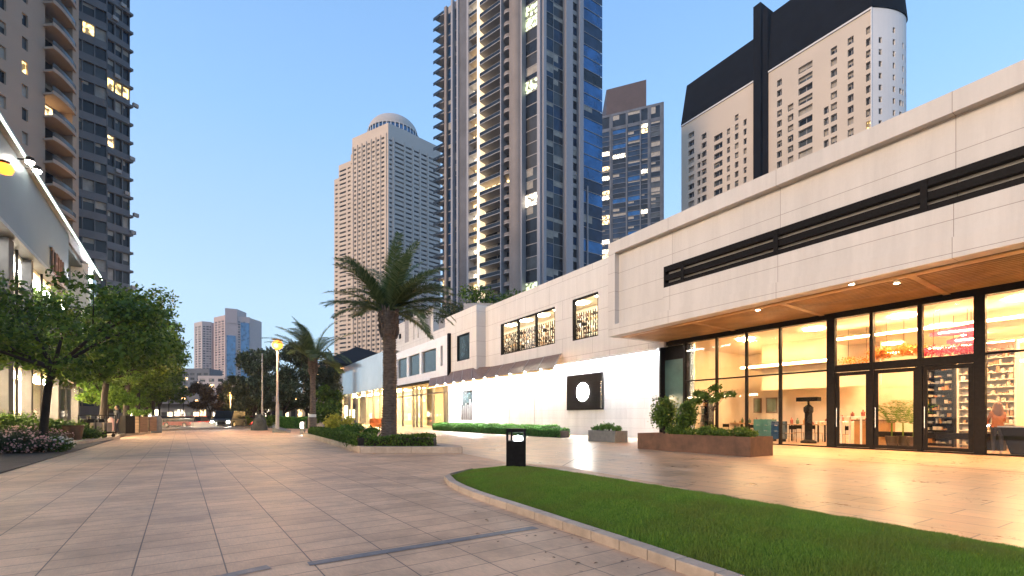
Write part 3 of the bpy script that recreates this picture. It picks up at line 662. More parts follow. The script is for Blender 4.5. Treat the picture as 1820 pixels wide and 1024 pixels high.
# ------------------------------------------------------------------ towers
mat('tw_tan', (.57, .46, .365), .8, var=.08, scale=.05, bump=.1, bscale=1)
mat('tw_tan_shaded', (.46, .42, .39), .8, var=.06, scale=.05)  # greyer tan: shade of the right face put into the colour; dome shares it
mat('tw_beige', (.36, .27, .21), .8, var=.07, scale=.08, bump=.15, bscale=2)
mat('tw_cream', (.54, .465, .39), .8, var=.06, scale=.06)
emis('uplight_glow', (1, .74, .42), .5)  # emission that stands in for warm uplight on one tower pier
mat('tw_white', (.62, .62, .63), .7, var=.06, scale=.06)
mat('tw_black', (.006, .006, .008), .8, var=.3, scale=.3, spec=.1)
mat('tw_grey', (.13, .135, .15), .75, var=.2, scale=.2, bump=.2, bscale=2)
mat('tw_spandrel', (.085, .10, .13), .7, var=.35, scale=.25)
mat('tw_pier_brown', (.23, .195, .18), .7, var=.15, scale=.15)
mat('tw_pier_dark', (.10, .10, .115), .6, var=.25, scale=.2)
mat('tw_fin', (.30, .295, .32), .5, var=.06)
mat('tw_slab', (.32, .30, .295), .6, var=.1)
mat('tw_pink', (.48, .36, .33), .8, var=.06, scale=.05)
mat('tw_far', (.47, .40, .38), .8, var=.06, scale=.05)
mat('tw_roof_brown', (.06, .04, .04), .7, var=.2, scale=.2)
mat('curtain', (.30, .28, .25), .6, var=.3, scale=1)
towerglass('tg_dark', (.012, .016, .024), spec=.3, rough=.2); towerglass('tg_navy', (.012, .03, .07), rough=.2, spec=.35); towerglass('tg_blue', (.025, .10, .23), metal=.6, rough=.08, spec=1)
towerglass('tg_grey', (.06, .07, .08), spec=.3, rough=.2); mat('tg_darker', (.02, .02, .022), .3, var=.4, scale=.5)  # second one is a near-black pane with mottled tone
towerglass('tg_sky', (.07, .15, .26), metal=.7, rough=.1)
GL = ['tg_dark', 'tg_darker', 'curtain', 'lit_warm', 'lit_white', 'lit_green', 'tg_navy', 'tg_blue', 'tg_grey', 'lit_yellow', 'tw_fin']
gi = {k: i for i, k in enumerate(GL)}
def pk(weights):
    ks = [gi[k] for k in weights]; ws = list(weights.values())
    return lambda c, r: random.choices(ks, ws)[0]
def seg(A, B, ua, ub):                            # sub-segment of the face through A with vanishing point vp
    return line_at(A, B, ua), line_at(A, B, ub)
def bay(wins, wall, C, vp, ua, ub, z0, z1, fh, style, wset=.0, wm=0, band=.5, pick=None, n=1):
    A, B = seg(C, vp, ua, ub); A, B = Vector(A), Vector(B); d = (B-A); LN = d.length; d.normalize(); nv = Vector((d.y, -d.x))
    A2, B2 = A-nv*wset, B-nv*wset
    rows = []; z = z0
    while z+fh <= z1+.01: rows.append((z+band, z+fh)); z += fh
    cols = [(LN*i/n+(.06 if n > 1 else 0), LN*(i+1)/n-(.06 if n > 1 else 0)) for i in range(n)]
    grid_wall(wall, wins, A2, B2, cols, rows, z0, z1, .12, pick, wm, reveal=False)
    return A, B, nv
def pier(mb, C, vp, ua, ub, z0, z1, proud=.6, back=2.0, m=0):
    A, B = seg(C, vp, ua, ub); A, B = Vector(A), Vector(B); d = (B-A).normalized(); n = Vector((d.y, -d.x))
    mb.ext([tuple(A+n*proud), tuple(B+n*proud), tuple(B-n*back), tuple(A-n*back)], z0, z1, m)

# central high-rise
t1 = thing('glass_apartment_tower', 'tallest dark blue glass tower with white fins and stacked lit balconies', 'tower', (8, 135, 0))
C = (T(963)*125, 125.0); VL, VR = -140, 2187; Z1 = 128.0; FH = 3.4
wins, wall = [], MB()
dk = pk({'tg_dark': 6, 'tg_navy': 5, 'tg_darker': 2, 'tg_grey': 1, 'lit_white': .15})
lowlit = pk({'tg_dark': 5, 'tg_darker': 3, 'lit_green': 2.0, 'tg_grey': 1, 'lit_white': .3})
bay(wins, wall, C, VL, 795, 805, 0, Z1, FH, 'g', .3, band=.25, pick=pk({'tg_navy': 5, 'tg_blue': 3, 'tg_dark': 2}))
bay(wins, wall, C, VL, 808, 815, 0, Z1, FH, 'g', .3, band=.25, pick=pk({'tg_navy': 5, 'tg_blue': 3, 'tg_dark': 2}))
bay(wins, wall, C, VL, 930, 958, 0, Z1, FH, 'g', .8, band=.22, pick=lowlit)
bay(wins, wall, C, VR, 968, 1003, 0, Z1, FH, 'g', .5, band=.14, pick=dk, n=2)
bay(wins, wall, C, VR, 1015, 1027, 0, Z1, FH, 'g', .4, band=1.2, pick=dk)
bay(wins, wall, C, VR, 1034, 1071, 0, Z1, FH, 'g', .0, band=.15, pick=lambda c, r: gi[random.choices(['tg_blue', 'tg_navy', 'tg_dark', 'lit_white'], [8, 1, .6, .05] if r > 17 else [1, 8, 3, .2])[0]])
# recessed balcony bays: back wall behind, floor slabs in front
bay(wins, wall, C, VL, 834, 856, 0, Z1, FH, 'g', 1.6, band=.5, pick=pk({'lit_warm': 5, 'lit_white': 6, 'curtain': 1, 'tg_grey': 1}))
bay(wins, wall, C, VL, 856, 900, 0, Z1, FH, 'g', 1.5, band=.5, n=2, pick=pk({'tg_darker': 6, 'tg_dark': 5, 'curtain': 2, 'lit_warm': .7, 'tg_grey': 2}))
bay(wins, wall, C, VL, 897, 912, 0, Z1, FH, 'g', 2.2, band=.5, pick=pk({'tg_darker': 6, 'curtain': 1, 'tg_dark': 2, 'lit_warm': .4}))
bay(wins, wall, C, VL, 781, 792, 0, Z1, FH, 'g', 1.2, band=.5, pick=pk({'tg_darker': 5, 'tg_navy': 4, 'lit_warm': 1.5, 'curtain': 1}))
wall.build('wall', 'tw_slab', t1)
items(wins, 'window', GL, t1)
p = MB(); pier(p, C, VL, 910, 919, 0, Z1, 1.2); pier(p, C, VL, 791, 795, 0, Z1, .4)
A, B = map(Vector, seg(C, VL, 910, 930)); mid_ = (A+B)/2; p.lathe([((B-A).length/2, 0), ((B-A).length/2, Z1)], mid_.x, mid_.y, 20); p.build('pier', 'tw_pier_brown', t1)
p = MB(); pier(p, C, VL, 818, 833, 0, Z1, .5); p.build('pier', 'tw_pier_dark', t1)
p = MB()
for a, b in ((805, 808), (815, 818), (833, 836), (928.5, 931), (958, 963)): pier(p, C, VL, a, b, 0, Z1, .9, 1.5)
for a, b in ((963, 968), (1003, 1015), (1027, 1034)): pier(p, C, VR, a, b, 0, Z1, .8, 1.5)
pier(p, C, VR, 1043, 1044.5, 0, 66, .3, .2); pier(p, C, VL, 895.5, 897, 0, Z1, 1.6, 1)
p.build('fin', 'tw_fin', t1)
p = MB(); pier(p, C, VL, 853, 858, 0, Z1, 1.2, 1.0); p.build('pier', 'uplight_glow', t1)  # pier glows by itself, its uplight is put into the material
bal = []; z = 0
while z < Z1:
    for ua, ub, out, m in ((836, 853, .5, 0), (858, 896, 1.5, 0)):
        A, B = map(Vector, seg(C, VL, ua, ub)); d = (B-A).normalized(); n = Vector((d.y, -d.x)); q = MB()
        q.ext([tuple(A+n*out), tuple(B+n*out), tuple(B-n*1.5), tuple(A-n*1.5)], z, z+.2, 0)
        o0 = out-.08; q.ext([tuple(A+n*o0), tuple(B+n*o0), tuple(B+n*(o0-.04)), tuple(A+n*(o0-.04))], z+.25, z+1.15, 1)
        q.ext([tuple(A+n*(o0+.02)), tuple(B+n*(o0+.02)), tuple(B+n*(o0-.06)), tuple(A+n*(o0-.06))], z+1.15, z+1.22, 0)
        bal.append(q)
    A, B = map(Vector, seg(C, VL, 897, 911)); d = (B-A).normalized(); n = Vector((d.y, -d.x)); q = MB()
    pts = [tuple(A+d*(B-A).length*i/6+n*(.4+.9*math.sin(math.pi*i/6)**.7)) for i in range(7)]
    q.ext(pts+[tuple(B-n*2), tuple(A-n*2)], z, z+.25, 0); q.ext(pts+[tuple(p_) for p_ in (B, A)], z+.25, z+1.0, 2); bal.append(q)
    A, B = map(Vector, seg(C, VL, 781, 791)); d = (B-A).normalized(); n = Vector((d.y, -d.x)); q = MB()   # pointed corner balconies
    tip = A-d*2.2+n*.6; q.prism([(*(B+n*.6), z), (*(A-d*.6-n*1.5), z), (*(A-n*3), z)], [(*(B+n*.6), z+.3), (*tip, z+.9), (*(A-n*3), z+.3)], 0)
    q.ext([tuple(tip), tuple(B+n*.6), tuple(B+n*.5), tuple(tip-n*.1)], z+.3, z+1.2, 1); bal.append(q); z += FH
items(bal, 'balcony', ['tw_slab', 'tg_dark', 'tw_pier_brown'], t1)
A, B = Vector(line_at(C, VL, 781)), Vector(line_at(C, VR, 1071)); q = MB(); q.ext([tuple(A+Vector((1.2, 3))), tuple(Vector(C)+Vector((0, 5))), tuple(B+Vector((-.6, .5))), tuple(B+Vector((-8, 18))), tuple(A+Vector((4, 18)))], 0, Z1-1); q.build('core', 'tw_pier_dark', t1)
q = MB(); A, B = Vector(line_at(C, VL, 850)), Vector(line_at(C, VL, 930)); q.ext([tuple(A), tuple(B), tuple(B+Vector((0, -3))), tuple(A+Vector((-1, -3)))], 22, 33.3); q.build('podium', 'tw_pier_dark', t1)

# tan tower with the dome
t2 = thing('domed_tan_tower', 'tan stepped apartment tower crowned by a pale dome left of the glass tower', 'tower', (T(690)*310, 320, 0))
C = (T(690)*300, 300.0); VL, VR = -492, 1787; FH = 3.02
zt = EYE+(HY-218)/F*300
wins, wall = [], MB()
win = pk({'tg_dark': 4, 'tg_darker': 6, 'curtain': 1.2, 'tg_grey': 1})
def face(C, vp, ua, ub, ztop, zbot, cols, band, depth, wall, wins, pick, fh, par=5.0, wm=0):
    A, B = map(Vector, seg(C, vp, ua, ub)); LN = (B-A).length
    cc = []
    for a, b in cols: cc.append((((Vector(line_at(C, vp, a)))-A).length, ((Vector(line_at(C, vp, b)))-A).length))
    rows = []; z = ztop-par-fh
    while z > zbot: rows.append((z+band[0], z+band[1])); z -= fh
    grid_wall(wall, wins, A, B, cc, rows[::-1], 0, ztop, depth, pick, wm)
    return A, B
cl = [(629.5, 633.5), (637, 641), (645, 649), (653, 657.5), (661.5, 666), (670, 674.5), (678, 683)]
face(C, VL, 626, 690, zt, 40, cl, (.9, 2.3), .6, wall, wins, win, FH, 7)
wall2 = MB(); 
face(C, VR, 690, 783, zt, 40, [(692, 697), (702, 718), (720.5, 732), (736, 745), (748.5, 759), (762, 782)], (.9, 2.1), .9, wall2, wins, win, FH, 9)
A = Vector(line_at(C, VL, 626)); dl = (A-Vector(C)).normalized()
C2 = A+Vector((-dl.y*-1, -dl.x)).normalized()*0+Vector((.4, 3.2))
zw = EYE+(HY-283)/F*C2.y
face(tuple(C2), VL, 602, 626, zw, 40, [(603.5, 615), (618, 623)], (.9, 2.1), .8, wall, wins, win, FH, 3)
C3 = Vector(line_at(tuple(C2), VL, 602))+Vector((0, 4)); face(tuple(C3), VL, 594, 602, zw-6, 40, [(596, 600)], (.9, 2.1), .6, wall, wins, win, FH, 3)
# vertical ribs between the window columns
for a in [627.5, 635.2, 643, 651, 659.5, 668, 676.3, 686.5]: pier(wall, C, VL, a-.9, a+.9, 0, zt-6, .6, .1)
for a in [699.5, 719.2, 734, 746.8, 760.5]: pier(wall2, C, VR, a-1.1, a+1.1, 0, zt-8, .5, .1)
wall.build('wall', 'tw_tan', t2); wall2.build('wall', 'tw_tan_shaded', t2)
items(wins, 'window', GL, t2)
q = MB(); P1, P2, P3 = Vector(line_at(C, VL, 626)), Vector(C), Vector(line_at(C, VR, 783)); bk = Vector((0, 40))
q.ext([tuple(P1+Vector((1, 2))), tuple(P2+Vector((0, 2))), tuple(P3+Vector((-1, 1.5))), tuple(P3+Vector((-8, 30))), tuple(P1+Vector((10, 30)))], 0, zt-.5); 
D2 = Vector(line_at(tuple(C2), VL, 602)); q.ext([tuple(D2+Vector((1, 2))), tuple(C2+Vector((0, 2))), tuple(C2+Vector((4, 25))), tuple(D2+Vector((4, 25)))], 0, zw-.5)
D3 = Vector(line_at(tuple(C3), VL, 594)); q.ext([tuple(D3+Vector((.5, 1))), tuple(C3+Vector((0, 2))), tuple(C3+Vector((4, 20))), tuple(D3+Vector((3, 20)))], 0, zw-6.5)
q.ext([tuple(P1+Vector((-2, 3))), tuple(P1+Vector((3, 1))), tuple(P1+Vector((4, 12))), tuple(P1+Vector((-1, 12)))], zw-3, zt-9); q.build('core', 'tw_tan', t2)
cx, cy = T(699)*322, 322.0; rr = 16.8
q = MB(); q.lathe([(rr, zt-6), (rr, zt+.8)], cx, cy, 40); q.lathe([(rr, zt+4.2), (rr*.97, zt+5.0)]+[(rr*.97*math.cos(a), zt+5+11*math.sin(a)) for a in [math.pi/2*i/10 for i in range(1, 11)]], cx, cy, 40); q.build('dome', 'tw_tan_shaded', t2, smooth=False)
q = MB(); q.lathe([(rr-.6, zt+.8), (rr-.6, zt+4.2)], cx, cy, 40); q.build('window', 'tg_sky', t2)
for i in range(40): q = MB(); a = math.pi*2*i/40; q.bar((cx+rr*math.cos(a), cy+rr*math.sin(a), zt+.6), (cx+rr*math.cos(a), cy+rr*math.sin(a), zt+4.4), .3); q.build('mullion', 'tw_white', t2)

# slim blue office tower behind
t3 = thing('blue_office_tower', 'slim dark blue tower with a brown rooftop box left of the black roofed hotel', 'tower', (T(1125)*300, 310, 0))
C = (T(1157)*290, 290.0); VP = -1180; zt = EYE+(HY-186)/F*290
wins, wall = [], MB()
lit = pk({'tg_navy': 5, 'tg_dark': 3, 'lit_white': 2.5, 'lit_warm': 1.5}); bl = pk({'tg_navy': 12, 'tg_blue': 2, 'tg_dark': 4, 'lit_white': .25})
A, B = map(Vector, seg(C, VP, 1066, 1180)); LN = (B-A).length
spec = [(1067, 1083, lit), (1089, 1112, bl), (1116, 1137, pk({'tg_navy': 12, 'tg_blue': 2, 'tg_dark': 3, 'lit_white': 1.3})), (1139.5, 1151, lit), (1157, 1173, pk({'tg_grey': 4, 'curtain': 3, 'tg_dark': 4}))]
cc = [((Vector(line_at(C, VP, a))-A).length, (Vector(line_at(C, VP, b))-A).length) for a, b, _ in spec]
rows = []; z = 30
while z < zt-12: rows.append((z+.35, z+3.0)); z += 3.07
rows.append((zt-8.5, zt-1.5))
grid_wall(wall, wins, A, B, cc, rows, 0, zt, .3, lambda c, r: spec[c][2](c, r) if r < len(rows)-1 else gi['tg_dark'])
for a in (1086, 1114, 1138.3, 1154, 1177): pier(wall, C, VP, a-1.2, a+1.2, 0, zt-9, .5, .1)
wall.build('wall', 'tw_spandrel', t3); items(wins, 'window', GL, t3)
bk = Vector((2, 30)); q = MB(); q.ext([tuple(A+Vector((.5, 1))), tuple(B+Vector((-.3, .6))), tuple(B+bk), tuple(A+bk)], 0, zt-.4); q.build('core', 'tw_spandrel', t3)
A2, B2 = map(Vector, seg(C, VP, 1080, 1152)); q = MB(); o = Vector((0, 4)); q.ext([tuple(A2+o), tuple(B2+o), tuple(B2+bk), tuple(A2+bk)], zt-2, EYE+(HY-157)/F*(A2.y+4)-1); q.build('roof_box', 'tw_roof_brown', t3)

# hotel with black mansard and round white end
t4 = thing('black_roofed_hotel', 'cream hotel slab with tall black mansard roofs and a rounded white end', 'hotel', (80, 150, 0))
C = (T(1380)*146, 146.0); VP = 380
ze = 108.0; wins, wall = [], MB()
wp = pk({'tg_dark': 5, 'tg_grey': 4, 'curtain': 2, 'tg_darker': 3, 'lit_yellow': .12})
FH = 3.1
def hole_face(ua, ub, colspec):
    A, B = map(Vector, seg(C, VP, ua, ub)); rows = []; z = 40.0
    while z < ze-4: rows.append((z, z+1.9)); z += FH
    cc = [((Vector(line_at(C, VP, a))-A).length, (Vector(line_at(C, VP, b))-A).length) for a, b, _ in colspec]
    tp = [t for _, _, t in colspec]
    grid_wall(wall, wins, A, B, cc, rows, 0, ze, .8, lambda c, r: wp(c, r) if rows[r][1] < ze-tp[c] else None, frame=(gi['tw_fin'], 2))
hole_face(1211, 1342, [(1223.5, 1233.5, 3), (1239.5, 1245, 12), (1247, 1255.5, 5), (1269, 1284, 9), (1292, 1297.5, 8), (1306, 1312.5, 6), (1321.5, 1327, 8)])
hole_face(1366, 1550, [(1381, 1389.5, 4), (1400, 1410, 12), (1419, 1444, 3), (1464, 1472.5, 17), (1476.5, 1487.5, 3), (1506.5, 1517, 3), (1539, 1547, 3)])
# rounded end
P = Vector(line_at(C, VP, 1550)); dD = (Vector(line_at(C, VP, 1211))-P).normalized(); nN = Vector((dD.y, -dD.x))
if nN.x < 0: nN = -nN
cen2 = P+Vector((0, 6.0)); arcp = [P+Vector((13.0*math.sin(a), 6.0*(1-math.cos(a)))) for a in [math.pi/2*i/14 for i in range(15)]]
wall2 = MB(); wins2 = []
for i in range(14):
    a, b = arcp[i], arcp[i+1]; LN = (b-a).length; rows = []; z = 40.0
    while z < ze-6: rows.append((z+.2, z+1.7)); z += FH*1.0
    rows = rows[:-1] if i % 2 else rows
    grid_wall(wall2, wins2, a, b, [(LN*.22, LN*.82)] if i in (1, 4, 7, 9, 11) else [(LN*.05, LN*.95)] if i in (6, 10) else [], rows, 0, ze+.3, .35, (lambda i: lambda c, r: random.choice([0, 1, 8]) if (i not in (6, 10) or rows[r][1] < ze-17) else None)(i))
wall.build('wall', 'tw_cream', t4); wall2.build('round_wall', 'tw_white', t4)
items(wins, 'window', GL, t4); items(wins2, 'window', GL, t4, cap=60)
q = MB(); a, b = map(Vector, seg(C, VP, 1548.5, 1550.5)); q.ext([tuple(a-nN*.4), tuple(b-nN*.4), tuple(b+nN*.3), tuple(a+nN*.3)], 0, ze+.3)
a, b = map(Vector, seg(C, VP, 1211, 1342)); q.ext([tuple(a-nN*.35), tuple(b-nN*.35), tuple(b+nN*.3), tuple(a+nN*.3)], ze-.1, ze+.35)
a, b = map(Vector, seg(C, VP, 1366, 1550)); q.ext([tuple(a-nN*.35), tuple(b-nN*.35), tuple(b+nN*.3), tuple(a+nN*.3)], ze-.1, ze+.35); q.build('cornice', 'tw_white', t4)
def mansard(ua, ub, zr, ins_l, ins_r, ins):
    a, b = map(Vector, seg(C, VP, ua, ub)); q = MB(); back = nN*15
    bot = [a-nN*.3, b-nN*.3, b+back, a+back]; top = [a-dD*ins_l+nN*ins, b+dD*ins_r+nN*ins, b+dD*ins_r+back-nN*ins, a-dD*ins_l+back-nN*ins]
    q.prism([(*p, ze+.36) for p in bot], [(*p, zr) for p in top]); return q
mansard(1211, 1342, ze+15, 1.2, 0, 1.5).build('roof', 'tw_black', t4)
mr_ = mansard(1366, 1550, ze+19, 0, .5, 1.5); n_ = 15
arcp2 = arcp+[arcp[-1]+Vector((0, 8)), P+nN*15]; cm_ = P+Vector((2, 8)); bot = [(*(cm_+(p-cm_)*1.03), ze+.36) for p in arcp2]; top = [(*(cm_+(p-cm_)*.86), ze+19) for p in arcp2]; mr_.prism(bot, top); mr_.build('roof', 'tw_black', t4)
a, b = map(Vector, seg(C, VP, 1342, 1366)); q = MB(); q.ext([tuple(a-nN*1.0), tuple(a*.45+b*.55-nN*1.0), tuple(a*.45+b*.55+nN*8), tuple(a+nN*8)], 0, ze+23.0); q.ext([tuple(a*.3+b*.7-nN*.9), tuple(b-nN*.6), tuple(b+nN*8), tuple(a*.3+b*.7+nN*8)], 0, ze+20); q.build('lift_shaft', 'tw_black', t4)
a = Vector(line_at(C, VP, 1357)); q = MB(); q.box(a.x-.1, a.x+.1, a.y-1.2, a.y-1.0, 60, ze+20); q.build('pipe', 'tw_grey', t4)
q = MB(); a, b = map(Vector, seg(C, VP, 1211, 1550)); q.ext([tuple(a+nN*1.2+(-dD)*.4), tuple(b+nN*1.2), tuple(b+nN*15), tuple(a+nN*15)], 0, ze-.3); q.build('core', 'tw_cream', t4)

# beige tower with curved balconies, far left
t5 = thing('curved_balcony_tower', 'beige apartment tower with a stack of curved balconies at the left edge', 'tower', (-60, 68, 0))
Cb = (T(137)*68, 68.0); VP = 960; Z1 = 80.0; wins, wall = [], MB()
A, B = map(Vector, seg(Cb, VP, -40, 76)); rows = []; z = 22.0-.9
while z < Z1-3: rows.append((z, z+1.55)); z += 3.02
cc = [((Vector(line_at(Cb, VP, a))-A).length, (Vector(line_at(Cb, VP, b))-A).length) for a, b in ((-30, 11), (39, 50))]
sp5 = [pk({'tg_darker': 8, 'tg_dark': 3, 'curtain': 1, 'lit_warm': .4}), pk({'tg_grey': 5, 'tg_dark': 3, 'curtain': 1.5})]
lit_row = 8
grid_wall(wall, wins, A, B, cc, rows, 0, Z1, .3, lambda c, r: gi['lit_yellow'] if (c == 1 and abs(rows[r][0]-(EYE+(HY-137)/F*61)) < 1.5) else sp5[c](c, r))
A, B = map(Vector, seg(Cb, VP, 76, 140)); d = (B-A).normalized(); n = Vector((d.y, -d.x)); LN = (B-A).length
grid_wall(wall, wins, A-n*1.6, B-n*1.6, [(.3, LN*.62)], [(r0-.6, r0+1.7) for r0, _ in rows], 0, Z1, .2, pk({'tg_darker': 6, 'tg_dark': 3, 'curtain': 2, 'lit_warm': .15}))
wall.ext([tuple(A), tuple(A+d*.3), tuple(A+d*.3-n*1.6), tuple(A-n*1.6)], 0, Z1); wall.ext([tuple(B-d*.9), tuple(B), tuple(B-n*3), tuple(B-d*.9-n*3)], 0, Z1)
A0 = Vector(line_at(Cb, VP, -40)); wall.ext([tuple(A0-n*.4), tuple(A-n*.4), tuple(A-n*10), tuple(A0-n*10)], 0, Z1-.2); wall.ext([tuple(A-n*1.9), tuple(B-n*1.9), tuple(B-n*12), tuple(A-n*12)], 0, Z1-.2)
wall.build('wall', 'tw_beige', t5); items(wins, 'window', GL, t5)
bal = []
for r0, _ in rows:
    z = r0-1.2; q = MB(); m_ = 10
    pts = [tuple(A+d*(LN*.93*i/m_)+n*(1.5*math.sin(math.pi*min(1, (i/m_)**.75*.55+.45))**.8)) for i in range(m_+1)]
    bb = [tuple(B-d*.5-n*1.6), tuple(A-n*1.6)]
    q.ext(pts+bb, z, z+.28, 0)
    for i in range(m_): q.ext([pts[i], pts[i+1], tuple(Vector(pts[i+1])-n*.1), tuple(Vector(pts[i])-n*.1)], z+.28, z+.5, 0); q.ext([tuple(Vector(pts[i])-n*.03), tuple(Vector(pts[i+1])-n*.03), tuple(Vector(pts[i+1])-n*.07), tuple(Vector(pts[i])-n*.07)], z+.5, z+1.1, 1)
    bal.append(q)
items(bal, 'balcony', ['tw_beige', 'tg_grey'], t5)

# dark tower behind it
t6 = thing('dark_ribbon_tower', 'dark grey apartment tower of ribbon windows beside the curved balconies', 'tower', (-60, 84, 0))
Cd = (T(190)*80, 80.0); wins, wall = [], MB(); Z1 = 78.0
wq = pk({'tg_dark': 8, 'tg_darker': 6, 'tg_grey': 2.5, 'curtain': 1.4, 'lit_warm': .25, 'tg_navy': 2})
litz = {(1, 0), (1, 1)}
def ff(C, vp, ua, ub, n, z0, wall, fz):
    A, B = map(Vector, seg(C, vp, ua, ub)); LN = (B-A).length; rows = []; z = z0
    while z < Z1-3: rows.append((z+1.15, z+3.1)); z += 3.2
    cc = [(LN*i/n+.07, LN*(i+1)/n-.07) for i in range(n)]
    def pkk(c, r):
        v = HY-F*(rows[r][0]+1-EYE)/A.y
        if fz == 0 and abs(v-118) < 17 and c in (0, 1): return gi['lit_warm' if c == 0 else 'curtain']
        if fz == 0 and abs(v-24) < 17: return gi['lit_yellow' if c == 2 else 'curtain']
        if fz == 1 and abs(v-143) < 17: return gi['lit_yellow']
        if fz == 1 and abs(v-255) < 17 and c == 0: return gi['lit_warm']
        return wq(c, r)
    grid_wall(wall, wins, A, B, cc, rows, 0, Z1, .35, pkk); return A, B, rows
A, B, rows = ff(Cd, 1675, 100, 190, 4, 2.0, wall, 0)
A2, B2, rows2 = ff(Cd, 1227, 190.5, 231, 3, .9, wall, 1)
d2 = (B2-A2).normalized(); n2 = Vector((d2.y, -d2.x)); bd = Vector((2, 22))
for r0, r1 in rows2: wall.ext([tuple(A2+n2*.02), tuple(B2+n2*.35+d2*.35), tuple(B2-n2*.8+d2*.35), tuple(A2-n2*.3)], r0-1.15, r0-.75)
wall.ext([tuple(A2-n2*.5), tuple(B2-n2*.4), tuple(B2+Vector((-10, 12))), tuple(A+Vector((0, 14))), tuple(A+Vector((0, .6)))], 0, Z1-.3)
wall.build('wall', 'tw_grey', t6); items(wins, 'window', GL, t6)
ac = []
for r0, r1 in rows2:
    if random.random() < .5: q = MB(); a = A2+d2*random.uniform(.5, 4); q.ext([tuple(a+n2*.45), tuple(a+d2*.8+n2*.45), tuple(a+d2*.8), tuple(a)], r0-.75, r0-.15); ac.append(q)
items(ac, 'air_conditioner', 'tw_slab', t6)

# distant towers
def far_tower(name, label, C, vpl, vpr, ua, uc, ub, vtop, cl, cr, wm, pick, fh=3.3, extra=None):
    D_ = C[1]; root = thing(name, label, 'tower', (C[0], C[1]+10, 0), group=None); zt = EYE+(HY-vtop)/F*D_
    wall, wins = MB(), []
    A = Vector(line_at(C, vpl, ua)); B = Vector(line_at(C, vpr, ub)); Cc = Vector(C)
    for P, Q, vp, cols in ((A, Cc, vpl, cl), (Cc, B, vpr, cr)):
        LN = (Q-P).length; cc = [(LN*a, LN*b) for a, b in cols]; rows = []; z = 6
        while z < zt-6: rows.append((z+.9, z+fh-.6)); z += fh
        grid_wall(wall, wins, P, Q, cc, rows, 0, zt, .8, pick)
    wall.ext([tuple(A+Vector((1, 1.5))), tuple(Cc+Vector((0, 1.5))), tuple(B+Vector((-1, 1.5))), tuple(B+Vector((0, 30))), tuple(A+Vector((3, 30)))], 0, zt-.3)
    wall.build('wall', wm, root); items(wins, 'window', GL, root, cap=40); return root, A, Cc, B, zt
fw = pk({'tg_dark': 4, 'tg_grey': 4, 'curtain': 1})
far_tower('distant_tower', 'slim pale distant tower, the left and lower of the two far towers', (T(359)*640, 640.0), -400, 2400, 345, 359, 376, 571, [(.15, .38), (.55, .85)], [(.1, .35), (.45, .7), (.78, .95)], 'tw_far', fw)
r_, A, Cc, B, zt = far_tower('distant_tower', 'pinkish distant tower with blue glass stripe, the taller of the two far towers', (T(400)*620, 620.0), -400, 2400, 380, 400, 444, 560, [(.1, .3), (.4, .6), (.7, .9)], [(.52, .6), (.72, .8)], 'tw_pink', fw)
dB = (B-Cc); nn_ = Vector((dB.y, -dB.x)).normalized()
q = MB(); q.ext([tuple(Cc+dB*.06+nn_*.6), tuple(Cc+dB*.42+nn_*.6), tuple(Cc+dB*.42), tuple(Cc+dB*.06)], 0, zt-26); q.ext([tuple(Cc+dB*.62+nn_*.6), tuple(Cc+dB*.98+nn_*.6), tuple(Cc+dB*.98), tuple(Cc+dB*.62)], 0, zt-8); q.build('glass_stripe', 'tg_sky', r_)
q = MB(); q.ext([tuple(Cc+dB*.0+nn_*.8), tuple(Cc+dB*.48+nn_*.8), tuple(Cc+dB*.48+Vector((0, 22))), tuple(Cc+Vector((0, 22)))], zt-10, zt+9); q.build('crown', 'tw_pink', r_)
# low distant blocks
for i, (ua, ub, vt, d) in enumerate(((300, 372, 655, 330), (352, 400, 668, 260), (395, 452, 690, 300), (440, 560, 700, 200))):
    zt = EYE+(HY-vt)/F*d; x0, x1 = T(ua)*d, T(ub)*d; root = thing('distant_block', 'low %s block at the end of the street, %s' % (('grey', 'pale', 'tan', 'dark')[i], ('leftmost', 'below the left far tower', 'below the pink far tower', 'behind the dark round trees')[i]), 'building', ((x0+x1)/2, d, 0))
    wall, wins = MB(), []; n = max(3, int((x1-x0)/4)); LN = x1-x0; rows = [(z, z+1.7) for z in np.arange(1.5, zt-3, 3.2)]
    grid_wall(wall, wins, (x0, d), (x1, d), [(LN*(j+.2)/n, LN*(j+.8)/n) for j in range(n)], rows, 0, zt, .3, pk({'tg_dark': 5, 'tg_grey': 3, 'lit_warm': 1}))
    wall.box(x0+.1, x1-.1, d+.6, d+15, 0, zt-.1); wall.build('wall', ['tw_grey', 'tw_far', 'tw_tan', 'tw_grey'][i], root); items(wins, 'window', GL, root, cap=30)
# ------------------------------------------------------------------ left shop building
ls = thing('left_department_store', 'pale store with a light strip along its roof edge behind the left trees', 'shop', (*LF.xy(40, 9), 0))
WL0 = 7.83; A0, A1, A2_ = 18.0, LF.s(122, WL0), LF.s(156, WL0); A3 = LF.s(176, WL0)
mat('fascia_grey', (.115, .15, .165), .45, var=.05, scale=.8)
q = MB(); q.fb(LF, A0, A1, WL0, WL0+.4, 11.15, 15.7); q.fb(LF, A0, A3, WL0+.4, WL0+16, 15.3, 15.6); q.fb(LF, A1, A3, WL0+1.2, WL0+1.5, 4, 15.3); q.build('upper_wall', 'fascia_grey', ls)
q = MB(); q.fb(LF, A0, A3, WL0-.25, WL0+.3, 15.75, 16.2); q.fb(LF, A0, A1, WL0-.2, WL0+.5, 10.95, 11.15); q.build('cornice', 'grey_metal', ls)
q = MB(); q.fb(LF, A0, A3, WL0-.28, WL0-.255, 15.82, 15.98); q.build('light_strip', 'strip_green', ls)
q = MB(); q.fb(LF, A2_, A2_+1.2, WL0-.1, WL0+1.2, 8, 15.7); q.build('white_post', 'shop_white', ls)
